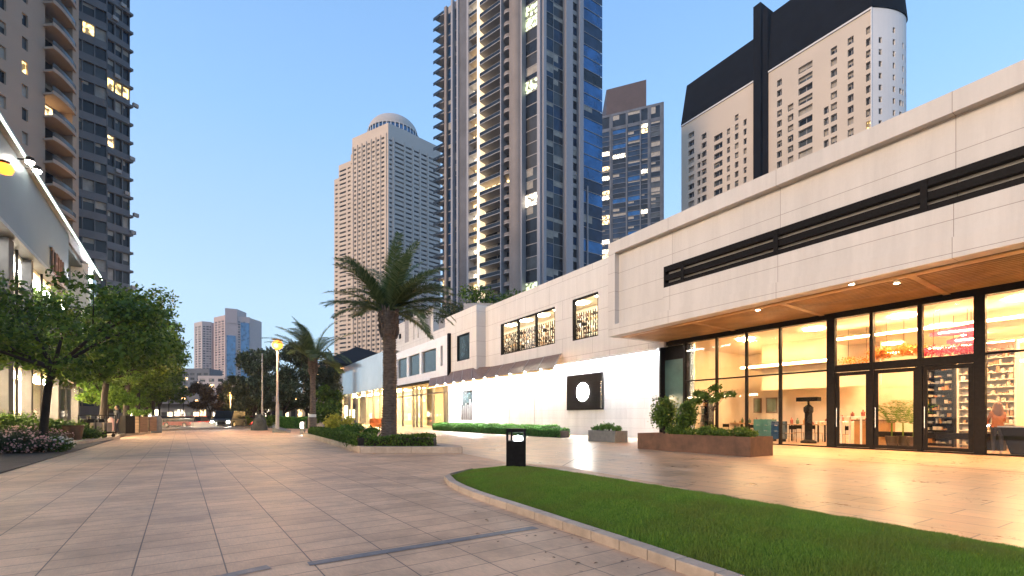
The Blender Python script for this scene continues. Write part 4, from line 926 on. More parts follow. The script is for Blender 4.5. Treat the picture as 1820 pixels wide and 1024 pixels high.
q = MB(); q.fb(LF, A2_+1.3, A3, WL0+.2, WL0+.3, 8, 15.6); q.fb(LF, A1+.5, A2_-1.5, WL0+1.1, WL0+1.15, 8, 14.5); q.build('window', 'glass_teal', ls)
q = MB(); q.fb(LF, A2_+.4, A2_+.8, WL0-.2, WL0-.12, 14.2, 15.6); q.build('light_strip', 'strip_white', ls)
# alcove between 8 and 11 m, columns, storefront
q = MB(); q.fb(LF, A0, A3, WL0+3.5, WL0+3.7, 0, 11); q.fb(LF, A0, A3, WL0+.5, WL0+3.5, 10.7, 10.9); q.fb(LF, A0, A3, WL0+.4, WL0+3.5, 7.7, 7.9); q.fb(LF, A0, A3, WL0+.4, WL0+3.5, 4.2, 4.4); q.build('inner_wall', 'shop_white', ls)
q = MB(); mat('pillar_grey', (.06, .06, .065), .7); cs = [(LF.s(u, WL0), w_) for u, w_ in ((-60, 1.0), (-22, 1.0), (20, .9), (60, .4), (107, .8), (142, .7))]
for s, w_ in cs[1:]: q = MB(); q.fb(LF, s, s+w_, WL0+.1, WL0+.55, 0, 10.9); q.build('pillar', 'pillar_grey', ls)

for i in range(len(cs)-1):
    a, b = cs[i][0]+cs[i][1], cs[i+1][0]
    q = MB(); q.fb(LF, a, b, WL0+.35, WL0+.38, 4.5, 7.7); q.build('window', 'glass_teal', ls)
    q = MB(); q.fb(LF, a, b, WL0+.35, WL0+.38, .1, 4.2); q.build('window', 'glass_lamp', ls)
    q = MB(); m_ = (a+b)/2; q.fb(LF, m_-.05, m_+.05, WL0+.3, WL0+.42, 0, 11); q.build('mullion', 'black_metal', ls)
    q = MB(); q.fb(LF, a+.2, b-.2, WL0+1.4, WL0+2.4, 4.05, 4.15); q.build('ceiling_light', 'ceiling_left', ls)
    q = MB(); q.fb(LF, a+.2, b-.2, WL0+1.0, WL0+1.3, 10.55, 10.65); q.build('ceiling_light', 'strip_alcove', ls)
# the small rust lettering on the fascia
q = MB(); s = LF.s(88, WL0); z = RZ = LF.z(88, 481, WL0); sE = LF.s(110, WL0); W_ = sE-s
def stroke(x0, z0, x1, z1, t=.16):
    a, b = (s+x0*W_, z+z0*1.55), (s+x1*W_, z+z1*1.55)
    if abs(x1-x0)*W_ < .01: q.fb(LF, a[0]-t, a[0]+t, WL0-.14, WL0-.02, min(a[1], b[1]), max(a[1], b[1]))
    elif abs(z1-z0) < .01: q.fb(LF, min(a[0], b[0]), max(a[0], b[0]), WL0-.14, WL0-.02, a[1]-.08, a[1]+.08)
    else:
        for k in range(6): f = k/6; g = (k+1)/6; q.fb(LF, a[0]+(b[0]-a[0])*f-.1, a[0]+(b[0]-a[0])*g+.1, WL0-.14, WL0-.02, min(a[1]+(b[1]-a[1])*f, a[1]+(b[1]-a[1])*g), max(a[1]+(b[1]-a[1])*f, a[1]+(b[1]-a[1])*g)+.03)
for x in (.08, .30, .42, .60, .78, .95): stroke(x, .12, x, 1, .09)
stroke(0, 1, .2, 1); stroke(.30, .55, .40, .55); stroke(.42, 1, .58, 1); stroke(.62, .12, .95, .12); stroke(0, 0, 1, 0)
tag(q.build('wall_sign', 'wood_dark'), 'small dark brown lettering sign mounted on the pale upper wall of the left store', 'sign')
# roof edge floodlights
for i, (u, v) in enumerate(((53, 284), (66, 300))):
    s = LF.s(u, WL0-.5); zz = LF.z(u, v, WL0-.5); x, y = LF.xy(s, WL0-.5)
    t = thing('floodlight', 'small glaring floodlight on the left store roof edge, the %s one' % ('nearer' if i == 0 else 'farther'), 'floodlight', (x, y, zz), 0, 'floodlights on the roof edge')
    q = MB(); q.lathe([(.0, zz-.1), (.16, zz-.1), (.2, zz+.1), (.0, zz+.2)], x, y, 12); q.bar((x, y, zz), (*LF.xy(s, WL0), zz-.1), .04); q.build('housing', 'black_metal', t)
    q = MB(); q.lathe([(0, zz-.3), (.17, zz-.22), (.2, zz-.1)], x, y, 12); q.build('lamp', 'lamp_white', t)

# lamps on poles
def lamp(name, label, X, Y, H, r, head, cat='street lamp', group=None, lampmat='lamp_orange', e=900, base=None):
    t = thing(name, label, cat, (X, Y, 0), 0, group); q = MB()
    q.lathe([(r*2.2, 0), (r*2.2, .25), (r*1.5, .4), (r*1.35, H*.33), (r, H*.36), (r*.7, H)], X, Y, 14); q.build('pole', 'tw_slab', t, smooth=True)
    q = MB(); q.lathe([(.06, H-.1), (.14, H+.0), (.06, H+.1)], X, Y, 14); q.lathe([(head*.5, H+head*1.75), (head*1.0, H+head*1.85), (0, H+head*2.1)], X, Y, 14); q.build('lamp_head', 'black_metal', t)
    q = MB(); q.lathe([(.1, H), (head*.75, H+head*.35), (head*.95, H+head*.95), (head*.7, H+head*1.55), (0, H+head*1.8)], X, Y, 16); q.build('bulb', lampmat, t)
    l = bpy.data.lights.new(name+'_light', 'POINT'); l.energy = e; l.color = (1, .55, .22); l.shadow_soft_size = head; o = bpy.data.objects.new(name+'_glow', l); col.objects.link(o); o.location = (X-.0, Y-head-.35, H+.2)
    return t
Y = 1105/26.5; X = T(493)*Y; lamp('street_lamp', 'tall pale lamp post with a glaring orange lamp in front of the dark trees', X, Y, EYE+(HY-622)/F*Y, 0.10, .48, e=1100)
for u, v, Yd, nm in ((410, 704, 72, 'left of the two small street lamps glowing at the end of the plaza'), (418.5, 706, 80, 'right of the two small street lamps glowing at the end of the plaza')):
    lamp('street_lamp', nm, T(u)*Yd, Yd, EYE+(HY-v)/F*Yd, .09, .32, e=1200)
s = LF.s(8, 7.2); zz = LF.z(8, 300, 7.2); x, y = LF.xy(s, 7.2); t = thing('wall_lamp', 'glaring orange lamp on a short bracket at the left edge of the store wall', 'wall lamp', (x, y, zz))
q = MB(); q.lathe([(0, zz-.3), (.26, zz-.2), (.34, zz), (.26, zz+.2), (0, zz+.3)], x, y, 16); q.build('globe', 'lamp_orange', t, smooth=True)
q = MB(); q.bar((x, y, zz+.3), (*LF.xy(s, WL0), zz+.3), .05); q.lathe([(.1, zz+.28), (.2, zz+.34), (0, zz+.4)], x, y, 12); q.build('bracket', 'black_metal', t)
x, y = LF.xy(LF.s(186, 5.2), 5.2); lamp('street_lamp', 'orange lamp glinting inside the second tree crown', x, y, LF.z(186, 543, 5.2), .08, .2, e=400)
Yd = 50; q = MB(); q.lathe([(.10, 0), (.05, EYE+(HY-628)/F*Yd)], T(466)*Yd, Yd, 10); tag(q.build('flag_pole', 'grey_metal'), 'thin unlit grey pole left of the tall lamp post', 'pole')

# ------------------------------------------------------------------ trees
def tree(name, label, X, Y, H, rad, base, seed, n=9000, leaf=.22, mats='leaf_dark', group=None, lean=(0, 0), flat=.55, tr=None, nc=26, bright=0):
    global rng
    rng = np.random.default_rng(seed); rd = random.Random(seed); t = thing(name, label, 'tree', (X, Y, 0), 0, group)
    q = MB(); r0 = tr or H*.016+.03; top = Vector((X+lean[0], Y+lean[1], H*base))
    q.tube([(X, Y, -.1), (X, Y, .15), (X+lean[0]*.15, Y+lean[1]*.15, H*base*.35), (X+lean[0]*.5, Y+lean[1]*.5, H*base*.72), tuple(top)], [r0*1.5, r0*1.15, r0, r0*.9, r0*.85], 10)
    cs, rs = [], []
    cz = H*base+(H*(1-base))*.45; hz = H*(1-base)*.58
    for i in range(nc):
        a = rd.random()*6.283; rr = rad*math.sqrt(rd.random())*.82; zz = cz+rd.uniform(-.95, .85)*hz*math.sqrt(max(.05, 1-(rr/rad)**2))
        cs.append((X+lean[0]+rr*math.cos(a), Y+lean[1]+rr*math.sin(a), zz)); k = rd.uniform(.11, .24)*rad; rs.append((k*1.25, k*1.25, k*flat))
    for i in range(6):
        c = Vector(cs[i]); m_ = top.lerp(c, .5)+Vector((0, 0, .04*rad)); q.tube([tuple(top-Vector((0, 0, .2))), tuple(m_), tuple(c)], [r0*.62, r0*.36, r0*.12], 6)
        for j in range(2): e = c+Vector((rd.uniform(-1, 1), rd.uniform(-1, 1), rd.uniform(0, .7)))*rad*.3; q.tube([tuple(m_), tuple(e)], [r0*.25, r0*.06], 5)
    q.build('trunk', 'bark', t, smooth=True)
    V, Q = leaves(cs, rs, n, leaf, .55, .5); npmesh('crown', V, Q, mats, t)
    return t
g = 'trees along the left shopfront'
row = [(26.2, 4.8, 6.7, 4.2, .50, (1.0, -.6), 'first tree of the left row, dark leaning trunk forking low before lit glazing', 9500, .19),
       (43.0, 4.9, 11.0, 4.6, .36, (.3, 0), 'second tree of the left row, wide dark crown behind the person', 9500, .25),
       (54.0, 4.6, 12.4, 4.6, .40, (.3, 0), 'third tree of the left row, tallest dense crown against the sky', 10500, .28),
       (66.0, 4.6, 13.4, 4.8, .36, (0, 0), 'fourth tree of the left row, dark crown over the bins', 11000, .32),
       (80.0, 4.7, 13.6, 5.0, .34, (0, 0), 'fifth tree of the left row, above the railing', 9000, .36),
       (96.0, 4.7, 13.2, 5.4, .32, (0, 0), 'sixth tree of the left row, near the far street', 8000, .42),
       (113.0, 4.6, 11.5, 5.6, .30, (0, 0), 'last tree of the left row, lowest crown by the road', 7000, .5)]
for i, (s, w, H, rd_, bs, ln, lb, n_, lf) in enumerate(row):
    x, y = LF.xy(s, w); tree('street_tree', lb, x, y, H, rd_, bs, 11+i, n_, lf, 'leaf_dark', g, lean=ln, flat=.6, nc=46)
x, y = LF.xy(29.5, 5.6); tree('street_tree', 'small bright green tree lit by the shop at the left edge', x-3.0, y-.6, 6.2, 2.8, .5, 31, 5000, .2, 'leaf_bright', flat=.7)
for i, (s, w) in enumerate(((49, 5.3), (58, 5.5), (70, 5.6))):
    x, y = LF.xy(s, w); tree('young_tree', ('nearest', 'middle', 'farthest')[i]+' of the bright lamplit young trees under the left row', x, y, 5.2, 2.0, .45, 41+i, 4000, .22, 'leaf_bright', 'lamplit young trees', flat=.7)
Yd = 90; tree('round_tree', 'low brownish round tree in the middle of the far street', T(374)*Yd, Yd, 8.0, 4.2, .32, 51, 7000, .4, 'leaf_brown', flat=.8)
for i, (u, Yd, H, rd_, lb) in enumerate(((428, 82, 8.2, 3.6, 'low dark tree beside the far street lamps'), (452, 66, 11.2, 3.9, 'feathery dark tree left of the tall lamp post'), (505, 60, 11.2, 4.6, 'broad dark tree directly behind the tall lamp post'), (545, 62, 11.4, 4.2, 'dark dense tree behind the small palm'), (478, 78, 9.5, 4.5, 'dark tree deep between the lamp post trees'), (578, 60, 5.2, 2.2, 'small dark green tree at the pavilion corner'))):
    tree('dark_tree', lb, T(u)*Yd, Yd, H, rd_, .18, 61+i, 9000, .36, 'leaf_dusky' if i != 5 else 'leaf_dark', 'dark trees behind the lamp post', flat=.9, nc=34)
# greenery on the podium roof of the tower
for i, (u, v, w, rd_) in enumerate(((882, 532, 28, 3.2), (790, 555, 29, 2.2), (755, 560, 29.5, 2.6), (815, 560, 28, 2.0))):
    s = RF.s(u, w); x, y = RF.xy(s, w); zz = RF.z(u, v, w); rng = np.random.default_rng(80+i)
    V, Q = leaves([(x+dx, y, zz+random.uniform(-1, .6)) for dx in (-rd_, -rd_/2, 0, rd_/2, rd_)], [(1.4, 1.2, 1.1)]*5, 1800, .35)
    t = thing('roof_shrub', ('dense dark shrub on the roof at the foot of the glass tower', 'loose roof shrub behind the stepped white block', 'roof shrub beside the masts', 'small roof shrub between the other two')[i], 'shrub', (x, y, zz-2), 0, 'shrubs on the shop roofs')
    npmesh('foliage', V, Q, 'leaf_dusky' if i else 'leaf_dark', t); q = MB(); q.box(x-rd_-.6, x+rd_+.6, y-.6, y+.6, 11.6, zz-.6); q.build('planter', 'tw_slab', t)

# palms
def palm(name, label, X, Y, H, r, nf, Lf, seed, ringh=.11, up=.55, e=(0, 0)):
    rd = random.Random(seed); t = thing(name, label, 'palm', (X, Y, 0)); q = MB(); n_ = 18
    prof = []; z = 0
    while z < H: k = z/H; rr = r*(1.12-.28*k)*(1.12 if k < .04 else 1); prof += [(rr*.93, z), (rr*1.07, z+ringh*.75), (rr*.93, z+ringh*.8)]; z += ringh
    pr_ = [(a*(1.0 if z_ < H*.8 else 1+.55*(z_/H-.8)/.2), z_) for a, z_ in prof]
    k0 = len(q.v); q.lathe(pr_, X, Y, n_)
    q.v = [(x_+e[0]*math.sin(z_/H*math.pi)+random.uniform(-.012, .012), y_+random.uniform(-.012, .012), z_) for x_, y_, z_ in q.v]
    for i in range(110):                          # cut leaf stubs near the top
        a = rd.random()*6.283; zz = H*rd.uniform(.80, 1.0); rr = r*1.1; p = Vector((X+rr*math.cos(a), Y+rr*math.sin(a), zz)); q.bar(p, p+Vector((.12*math.cos(a), .12*math.sin(a), .28)), .05, n=4, r2=.02)
    q.build('trunk', 'palm_bark', t)
    V, Q = [], []; c = Vector((X, Y, H+.1)); rach = MB()
    for i in range(nf):
        a = rd.random()*6.283; el = math.radians(rd.choice([rd.uniform(55, 82), rd.uniform(30, 65), rd.uniform(15, 45), rd.uniform(-5, 25)])); ln = Lf*rd.uniform(.8, 1.08)*(1 if el > 0 else .85)
        p = c+Vector((math.cos(a)*.15, math.sin(a)*.15, rd.uniform(-.25, .15))); pts = [p.copy()]; m_ = 16; curl = rd.uniform(.4, .9)
        for j in range(m_):
            e2 = el-curl*(j/m_)**1.5*1.5; p = p+Vector((math.cos(a)*math.cos(e2), math.sin(a)*math.cos(e2), math.sin(e2)))*ln/m_; pts.append(p.copy())
        rach.tube([tuple(x_) for x_ in pts], [.035*(1-.85*j/m_) for j in range(m_+1)], 4)
        side = Vector((-math.sin(a), math.cos(a), 0)); nl = 84
        for j in range(nl):
            f = .12+.88*j/nl; k = min(int(f*m_), m_-1); b = pts[k].lerp(pts[k+1], f*m_-k); d = (pts[k+1]-pts[k]).normalized(); upv = side.cross(d)
            if upv.z < 0: upv = -upv
            ll = Lf*.17*(math.sin(math.pi*(.15+.8*f))**.6)*rd.uniform(.8, 1.15)
            for sg_ in (-1, 1):
                v_ = (d*.75+side*sg_*.75+upv*rd.uniform(.1, .45)+Vector((0, 0, -.3))).normalized(); e_ = b+v_*ll; mid_ = b+v_*ll*.5; wv = d.cross(v_).normalized().cross(v_)*.014*Lf/3.2
                k0 = len(V); V += [tuple(b-wv*.6), tuple(b+wv*.6), tuple(mid_+wv), tuple(e_-Vector((0, 0, .06*ll))), tuple(mid_-wv)]; Q += [(k0, k0+1, k0+2, k0+4), (k0+4, k0+2, k0+3, k0+3)]
    m = MB(); m.v = V; m.f = [list(dict.fromkeys(f)) for f in Q]; m.m = [0]*len(Q); k = len(m.v); m.v += rach.v; m.f += [[k+i for i in f] for f in rach.f]; m.m += [0]*len(rach.f)
    m.build('fronds', 'palm_leaf', t); return t
big = 21.0
palm('date_palm', 'large date palm with thick ringed trunk in the raised planting bed', T(690.5)*big, big, EYE+(HY-556)/F*big, .31, 48, 3.15, 5, e=(.06, 0))
small = 33.4
palm('date_palm', 'smaller palm with a thin trunk at the far end of the raised bed', T(556)*small, small, EYE+(HY-640)/F*small, .19, 27, 3.2, 9)
q = MB(); x, y = T(555)*small, small; q.lathe([(.30, 0), (.29, 1.25), (.24, 1.3)], x, y, 14); tag(q.build('trunk_guard', 'palm_bark'), 'brown collar wrapped round the foot of the smaller palm', 'trunk guard')
q = MB(); q.lathe([(.26, 1.32), (.26, 1.52)], x, y, 14); tag(q.build('trunk_band', 'shop_white'), 'white painted band round the smaller palm trunk', 'band')

# raised bed
bed = thing('raised_bed', 'low stone kerbed planting bed around both palms', 'planting bed', (-6, 20, 0))
Bp = [Vector(gp(640, 806)), Vector(gp(822, 806)), Vector((-1.95, 18.2)), Vector((-13.0, 34.2)), Vector(gp(538, 775))]
Bi = [Vector((-5.30, 17.66)), Vector((-2.55, 17.66)), Vector((-2.75, 18.1)), Vector((-12.9, 33.4)), Vector((-13.75, 32.6))]
q = MB()
for i in range(5):
    a, b, c, d_ = Bp[i], Bp[(i+1) % 5], Bi[i], Bi[(i+1) % 5]; n_ = max(1, int((b-a).length/1.6))
    for j in range(n_):
        f0, f1 = j/n_+.002, (j+1)/n_-.002; q.prism([(*a.lerp(b, f0), 0), (*a.lerp(b, f1), 0), (*c.lerp(d_, f1), 0), (*c.lerp(d_, f0), 0)], [(*a.lerp(b, f0), .24), (*a.lerp(b, f1), .24), (*c.lerp(d_, f1), .24), (*c.lerp(d_, f0), .24)])
q.build('kerb', 'kerb_stone', bed, bevel=.01)
q = MB(); q.add([(*p, .17) for p in Bi], [(0, 1, 2, 3, 4)]); q.build('gravel', 'gravel_white', bed)
def hedge(name, label, fr_pts, w, h, mats, n, size=.09, z0=.0, group=None, kindcat='hedge'):
    P = [Vector(p) for p in fr_pts]; L_ = [0]
    for a, b in zip(P, P[1:]): L_.append(L_[-1]+(b-a).length)
    global rng
    t = thing(name, label, kindcat, (P[0].x, P[0].y, z0), 0, group); q = MB()
    for a, b in zip(P, P[1:]):
        d = (b-a).normalized(); nn = Vector((-d.y, d.x))*(w/2-.06); q.ext([tuple(a-nn), tuple(b-nn), tuple(b+nn), tuple(a+nn)], z0, z0+h-.07)
    q.build('core', 'soil', t)
    s = rng.random(n)*L_[-1]; pos = np.zeros((n, 3)); face_ = rng.random(n)
    for k, (a, b) in enumerate(zip(P, P[1:])):
        m_ = (s >= L_[k]) & (s <= L_[k+1]); f = (s[m_]-L_[k])/(L_[k+1]-L_[k]); d = (b-a).normalized(); nn = Vector((-d.y, d.x)); c = m_.sum()
        top = face_[m_] < .5; off = np.where(top, (rng.random(c)-.5)*w, np.where(rng.random(c) < .5, -w/2, w/2)+rng.normal(size=c)*.02); zz = np.where(top, h+rng.normal(size=c)*.025, rng.random(c)*h)+z0
        zz += .05*np.sin(s[m_]*2.3)+.03*np.sin(s[m_]*5.1)
        pos[m_] = np.stack([a.x+(b.x-a.x)*f+nn.x*off, a.y+(b.y-a.y)*f+nn.y*off, zz], 1)
    V, Q = leafcards(pos, size); npmesh('foliage', V, Q, mats, t); return t
def leafcards(p, size):
    n = len(p); a = rng.normal(size=(n, 3)); a[:, 2] = abs(a[:, 2])+.3; a /= np.linalg.norm(a, axis=1)[:, None]; b = np.cross(a, rng.normal(size=(n, 3))); b /= np.linalg.norm(b, axis=1)[:, None]
    s = (size*(.6+.8*rng.random(n)))[:, None]; V = np.stack([p-a*s*.5, p+b*s*.28, p+a*s*.5, p-b*s*.28], 1).reshape(-1, 3); return V, np.arange(4*n).reshape(-1, 4)
hedge('box_hedge', 'dark clipped hedge running along the kerb of the raised palm bed', [(-2.9, 18.0), (-5.45, 18.0), (-13.2, 32.0)], .75, .42, 'leaf_dark', 26000, .085, .17)
hedge('box_hedge', 'bright green front hedge before the floodlit wall, the lower and longer one', [RF.xy(24.3, 18.9), RF.xy(RF.s(775, 18.9), 18.9)], .8, .50, 'leaf_hedge', 26000, .11, 0, 'hedges before the floodlit wall')
hedge('box_hedge', 'bright green rear hedge close to the floodlit wall, ending short of the front one', [RF.xy(27.3, 20.4), RF.xy(RF.s(775, 20.4), 20.4)], .8, .66, 'leaf_hedge', 22000, .11, 0, 'hedges before the floodlit wall')
def bush(name, label, X, Y, z, rx, ry, rz, mats, n, size, cat='shrub', group=None, stems=True, k=6):
    global rng
    t = thing(name, label, cat, (X, Y, z), 0, group); cs = [(X+random.uniform(-.6, .6)*rx, Y+random.uniform(-.6, .6)*ry, z+rz*random.uniform(.6, 1.25)) for _ in range(k)]
    V, Q = leaves(cs, [(rx*.5, ry*.5, rz*.5)]*k, n, size, .5, .3); V = np.maximum(V, [[-1e9, -1e9, z+.01]])
    npmesh('foliage', V, Q, mats, t)
    q = MB()
    for c in cs: q.bar((X, Y, z), c, .015, n=4)
    q.build('stem', 'bark', t); return t
def flowers(t, X, Y, z, rx, ry, rz, m_, n, size):
    V, Q = leaves([(X, Y, z+rz)], [(rx, ry, rz*.8)], n, size, .9, .92); tag(npmesh('flowers', V, Q, m_, t), kind='stuff')
x, y = gp(636, 784, .17); bush('low_bush', 'rounded yellow green bush on the white gravel of the palm bed', T(636)*27, 27, .17, 1.3, .8, .42, 'leaf_bright', 2600, .16)
bush('yellow_bush', 'yellow leaved bush in the gravel left of the large palm', T(603)*30, 30, .17, .8, .6, .8, 'leaf_yellow', 1500, .2)
# orange armchair outside the glazed shop
oc = thing('orange_chair', 'rounded orange armchair standing behind the large palm trunk', 'chair', (T(668)*48, 48, 0)); x0 = T(668)*48
mat('orange_fabric', (.75, .22, .04), .6, var=.1)
q = MB(); q.lathe([(.55, .35), (.6, .6), (.6, .75)], x0, 48, 18); q.lathe([(.0, .72), (.55, .75)], x0, 48, 18); q.build('seat', 'orange_fabric', oc)
q = MB(); q.lathe([(.6, .5), (.64, 1.0), (.58, 1.2), (.52, 1.18), (.5, .6)], x0, 48, 18, a0=0, a1=math.pi); q.build('backrest', 'orange_fabric', oc)
for a in range(4): q = MB(); q.bar((x0+.4*math.cos(a*1.57+.7), 48+.4*math.sin(a*1.57+.7), 0), (x0+.35*math.cos(a*1.57+.7), 48+.35*math.sin(a*1.57+.7), .36), .03); q.build('leg', 'black_metal', oc)

# planters by the shop
pg = thing('grey_planter', 'grey metal planter box with small shrubs against the floodlit wall', 'planter', (*RF.xy(19.2, 17.9), 0))
q = MB(); a = [RF.xy(18.2, 17.4), RF.xy(20.3, 17.4), RF.xy(20.3, 18.3), RF.xy(18.2, 18.3)]; q.ext(a, 0, .52)
a2 = [RF.xy(18.25, 17.45), RF.xy(20.25, 17.45), RF.xy(20.25, 18.25), RF.xy(18.25, 18.25)]
for i in range(4): q.prism([(*a[i], .52), (*a[(i+1) % 4], .52), (*a2[(i+1) % 4], .52), (*a2[i], .52)], [(*a[i], .6), (*a[(i+1) % 4], .6), (*a2[(i+1) % 4], .6), (*a2[i], .6)])
q.build('box', 'grey_planter', pg, bevel=.008)
q = MB(); q.fb(RF, 18.26, 20.24, 17.46, 18.24, .525, .56); q.build('soil', 'soil', pg)
for i, s in enumerate((18.6, 19.1, 19.6, 20.05)): x, y = RF.xy(s, 17.85); bush('planter_shrub', ('rightmost', 'second from the right', 'second from the left', 'leftmost')[i]+' low shrub in the grey planter', x, y, .56, .30, .28, .16+.1*(i in (1, 2)), 'leaf_hedge', 420, .10, 'shrub', 'shrubs in the grey planter')
pc = thing('corten_planter', 'long rust brown steel planter in front of the lit glazing', 'planter', (*RF.xy(11.6, 15.4), 0))
q = MB(); s0, s1_, w0, w1_ = 9.2, 14.1, 14.74, 16.05; t_ = .04
q.fb(RF, s0, s1_, w0, w0+t_, 0, .66); q.fb(RF, s0, s1_, w1_-t_, w1_, 0, .66); q.fb(RF, s0, s0+t_, w0+t_, w1_-t_, 0, .66); q.fb(RF, s1_-t_, s1_, w0+t_, w1_-t_, 0, .66)
for s in (s0+1.65, s0+3.3): q.fb(RF, s-.004, s+.004, w0-.003, w0, .0, .66)
q.build('box', 'corten', pc)
q = MB(); q.fb(RF, s0+t_, s1_-t_, w0+t_, w1_-t_, .3, .58); q.build('gravel', 'gravel_white', pc)
def rf(s, w): return RF.xy(s, w)
x, y = rf(13.3, 15.4); bush('planter_shrub', 'tall dense shrub at the left end of the rust planter', x, y, .6, .5, .5, .95, 'leaf_dark', 3000, .12, 'shrub', 'shrubs in the rust planter', k=16)
x, y = rf(12.3, 15.5); bush('planter_shrub', 'second tall dark shrub in the rust planter, right of the tallest', x, y, .6, .42, .4, .85, 'leaf_dark', 2600, .12, 'shrub', 'shrubs in the rust planter', k=14)
x, y = rf(11.1, 15.5); tree('planter_tree', 'small thin umbrella shaped tree in the rust planter before the glass', x, y, 2.45, .78, .70, 91, 1700, .10, 'leaf_dark', tr=.022, flat=.5, nc=10)
for i, (s, h) in enumerate(((12.9, .3), (12.1, .28), (11.3, .30), (10.6, .26), (10.0, .30), (9.55, .24))):
    x, y = rf(s, 15.2); bush('planter_shrub', 'low dark ground shrub in the rust planter, %s from the left' % ('first', 'second', 'third', 'fourth', 'fifth', 'last')[i], x, y, .58, .52, .42, h*.8, 'leaf_dark', 1700, .075, 'shrub', 'shrubs in the rust planter')

# bollard light
bx, by = gp(917, 841); bl_ = thing('bollard_light', 'square dark bollard lamp with lit openings at the tip of the lawn', 'bollard', (bx, by, .05))
hb = .225; q = MB(); q.box(bx-hb, bx+hb, by-hb, by+hb, 0, .76); q.box(bx-hb, bx+hb, by-hb, by+hb, .96, 1.04)
for ax, ay in ((-1, -1), (1, -1), (1, 1), (-1, 1)): cx_, cy_ = bx+ax*(hb-.025), by+ay*(hb-.025); q.box(cx_-.025, cx_+.025, cy_-.025, cy_+.025, .76, .96)
for ax, ay in ((-.45, -1), (-.45, 1)): cx_, cy_ = bx+ax*hb, by+ay*(hb-.02); q.box(cx_-.02, cx_+.02, cy_-.02, cy_+.02, .76, .96)
q.build('post', 'black_metal', bl_, bevel=.006)
q = MB(); q.lathe([(0, .765), (.10, .77), (.10, .85), (0, .88)], bx+.05, by, 16); q.build('lamp', 'lamp_cool', bl_)
q = MB(); q.box(bx-hb*1.06, bx+hb*1.06, by-hb*1.06, by+hb*1.06, 0, .10); q.build('base', 'black_metal', bl_)
# ground lamp by the small palm
x, y = gp(538, 772); gl_ = thing('path_light', 'low square path light post glowing by the smaller palm', 'path light', (x, y, 0))
q = MB(); q.box(x-.14, x+.14, y-.14, y+.14, 0, 1.0); q.build('post', 'grey_metal', gl_); q = MB(); q.box(x-.15, x+.15, y-.15, y+.15, 1.0, 1.06); q.build('cap', 'black_metal', gl_)
q = MB(); q.box(x-.1, x+.1, y-.16, y-.145, .5, .9); q.build('lamp', 'strip_alcove', gl_)
# sloped stone block at the lamp foot and boulder
q = MB(); a = gp(484, 769); d_ = F*EYE/27; k = d_/F
P = [(484, 769), (517, 769.5), (517, 766), (484, 763)]; G = [Vector(gp(*p)) for p in P]
q.prism([(*p, 0) for p in G], [(*G[0], .42), (*G[1], .05), (*G[2], .08), (*G[3], .48)]); tag(q.build('sloped_stone', 'grey_planter', bevel=.03), 'dark wedge shaped stone block at the foot of the tall lamp post', 'stone block')
rk = bpy.data.meshes.new('boulder'); 
import bmesh
def rock(name, label, X, Y, rx, ry, rz, seed, m_='dark_rock'):
    bm = bmesh.new(); bmesh.ops.create_icosphere(bm, subdivisions=3, radius=1); r_ = random.Random(seed); off = Vector((r_.random()*9, r_.random()*9, 3))
    from mathutils import noise
    for v in bm.verts: k = 1+.3*noise.noise(v.co*1.4+off)+.1*noise.noise(v.co*4+off); v.co = Vector((v.co.x*rx*k, v.co.y*ry*k, max(v.co.z*rz*k, -.05)))
    me = bpy.data.meshes.new(name); bm.to_mesh(me); bm.free(); me.materials.append(M[m_]); o = bpy.data.objects.new(name, me); col.objects.link(o); o.location = (X, Y, 0); tag(o, label, 'rock')
rock('boulder', 'dark grey boulder beside the thin unlit pole', T(461)*48, 48, .75, .6, 1.5, 3)

# left planting, kerbs and furniture
def lx(s, w): return LF.xy(s, w)
q = MB()
for (u0, v0, u1, v1) in ((100, 797, 214, 780), (207, 777.5, 268, 770), (285, 766, 470, 760)):
    a, b = Vector(gp(u0, v0)), Vector(gp(u1, v1)); d = (b-a).normalized(); n = Vector((-d.y, d.x)); q.ext([tuple(a), tuple(b), tuple(b+n*3.0), tuple(a+n*3.0)], 0, .16)
tag(q.build('left_kerb', 'kerb_stone', bevel=.01), kind='structure')
q = MB(); q.fb(LF, 15, 110, 3.6, 7.6, 0, .03); tag(q.build('left_soil', 'earth'), kind='structure')
fb_ = [(-5, 770, 16.6, 1.7, 1.0, 'leaf_dusky', 'low pinkish flowering bush nearest the camera at the left edge', 'petal_pink', .75), (48, 790, 17.4, 1.3, .8, 'leaf_dusky', 'low dusky bush spilling over the kerb below the first tree', 'petal_pink', .5), (15, 770, 20, 2.0, 1.0, 'leaf_dusky', 'pinkish flowering bush at the left edge', 'petal_pink', .9), (60, 775, 19.2, 1.5, 1.0, 'leaf_dusky', 'pinkish flowering bush left of the first tree trunk', 'petal_pink', .8), (97, 790, 17.8, .65, .5, 'leaf_dark', 'small white flowering bush right of the first tree trunk', 'petal_white', .5)]
for u, v, Yd, rx, ry, m_, lb, pm, rz in fb_:
    X = T(u)*Yd; t = bush('flowering_bush', lb, X, Yd, 0, rx, ry, rz*.62, m_, 5200, .10, 'bush', 'flowering bushes at the left', k=9); flowers(t, X, Yd, 0, rx*.95, ry*.95, rz*.62, pm, 420, .07)
for i, (u, Yd, rx, h, lb) in enumerate(((12, 24, 1.5, 1.6, 'dark leafy shrub in front of the lit glazing at the left edge'), (52, 23.5, 1.4, 1.2, 'dark leafy shrub left of the first tree trunk, behind the pink bush'), (98, 24.5, 1.3, 1.25, 'dark leafy shrub right of the first tree trunk'), (128, 25.5, 1.3, 1.15, 'dark leafy shrub above the round pot'))):
    bush('leafy_shrub', lb, T(u)*Yd, Yd, 0, rx, 1.0, h*.6, 'leaf_dark', 4200, .15, 'shrub', 'dark shrubs below the first trees', k=10)
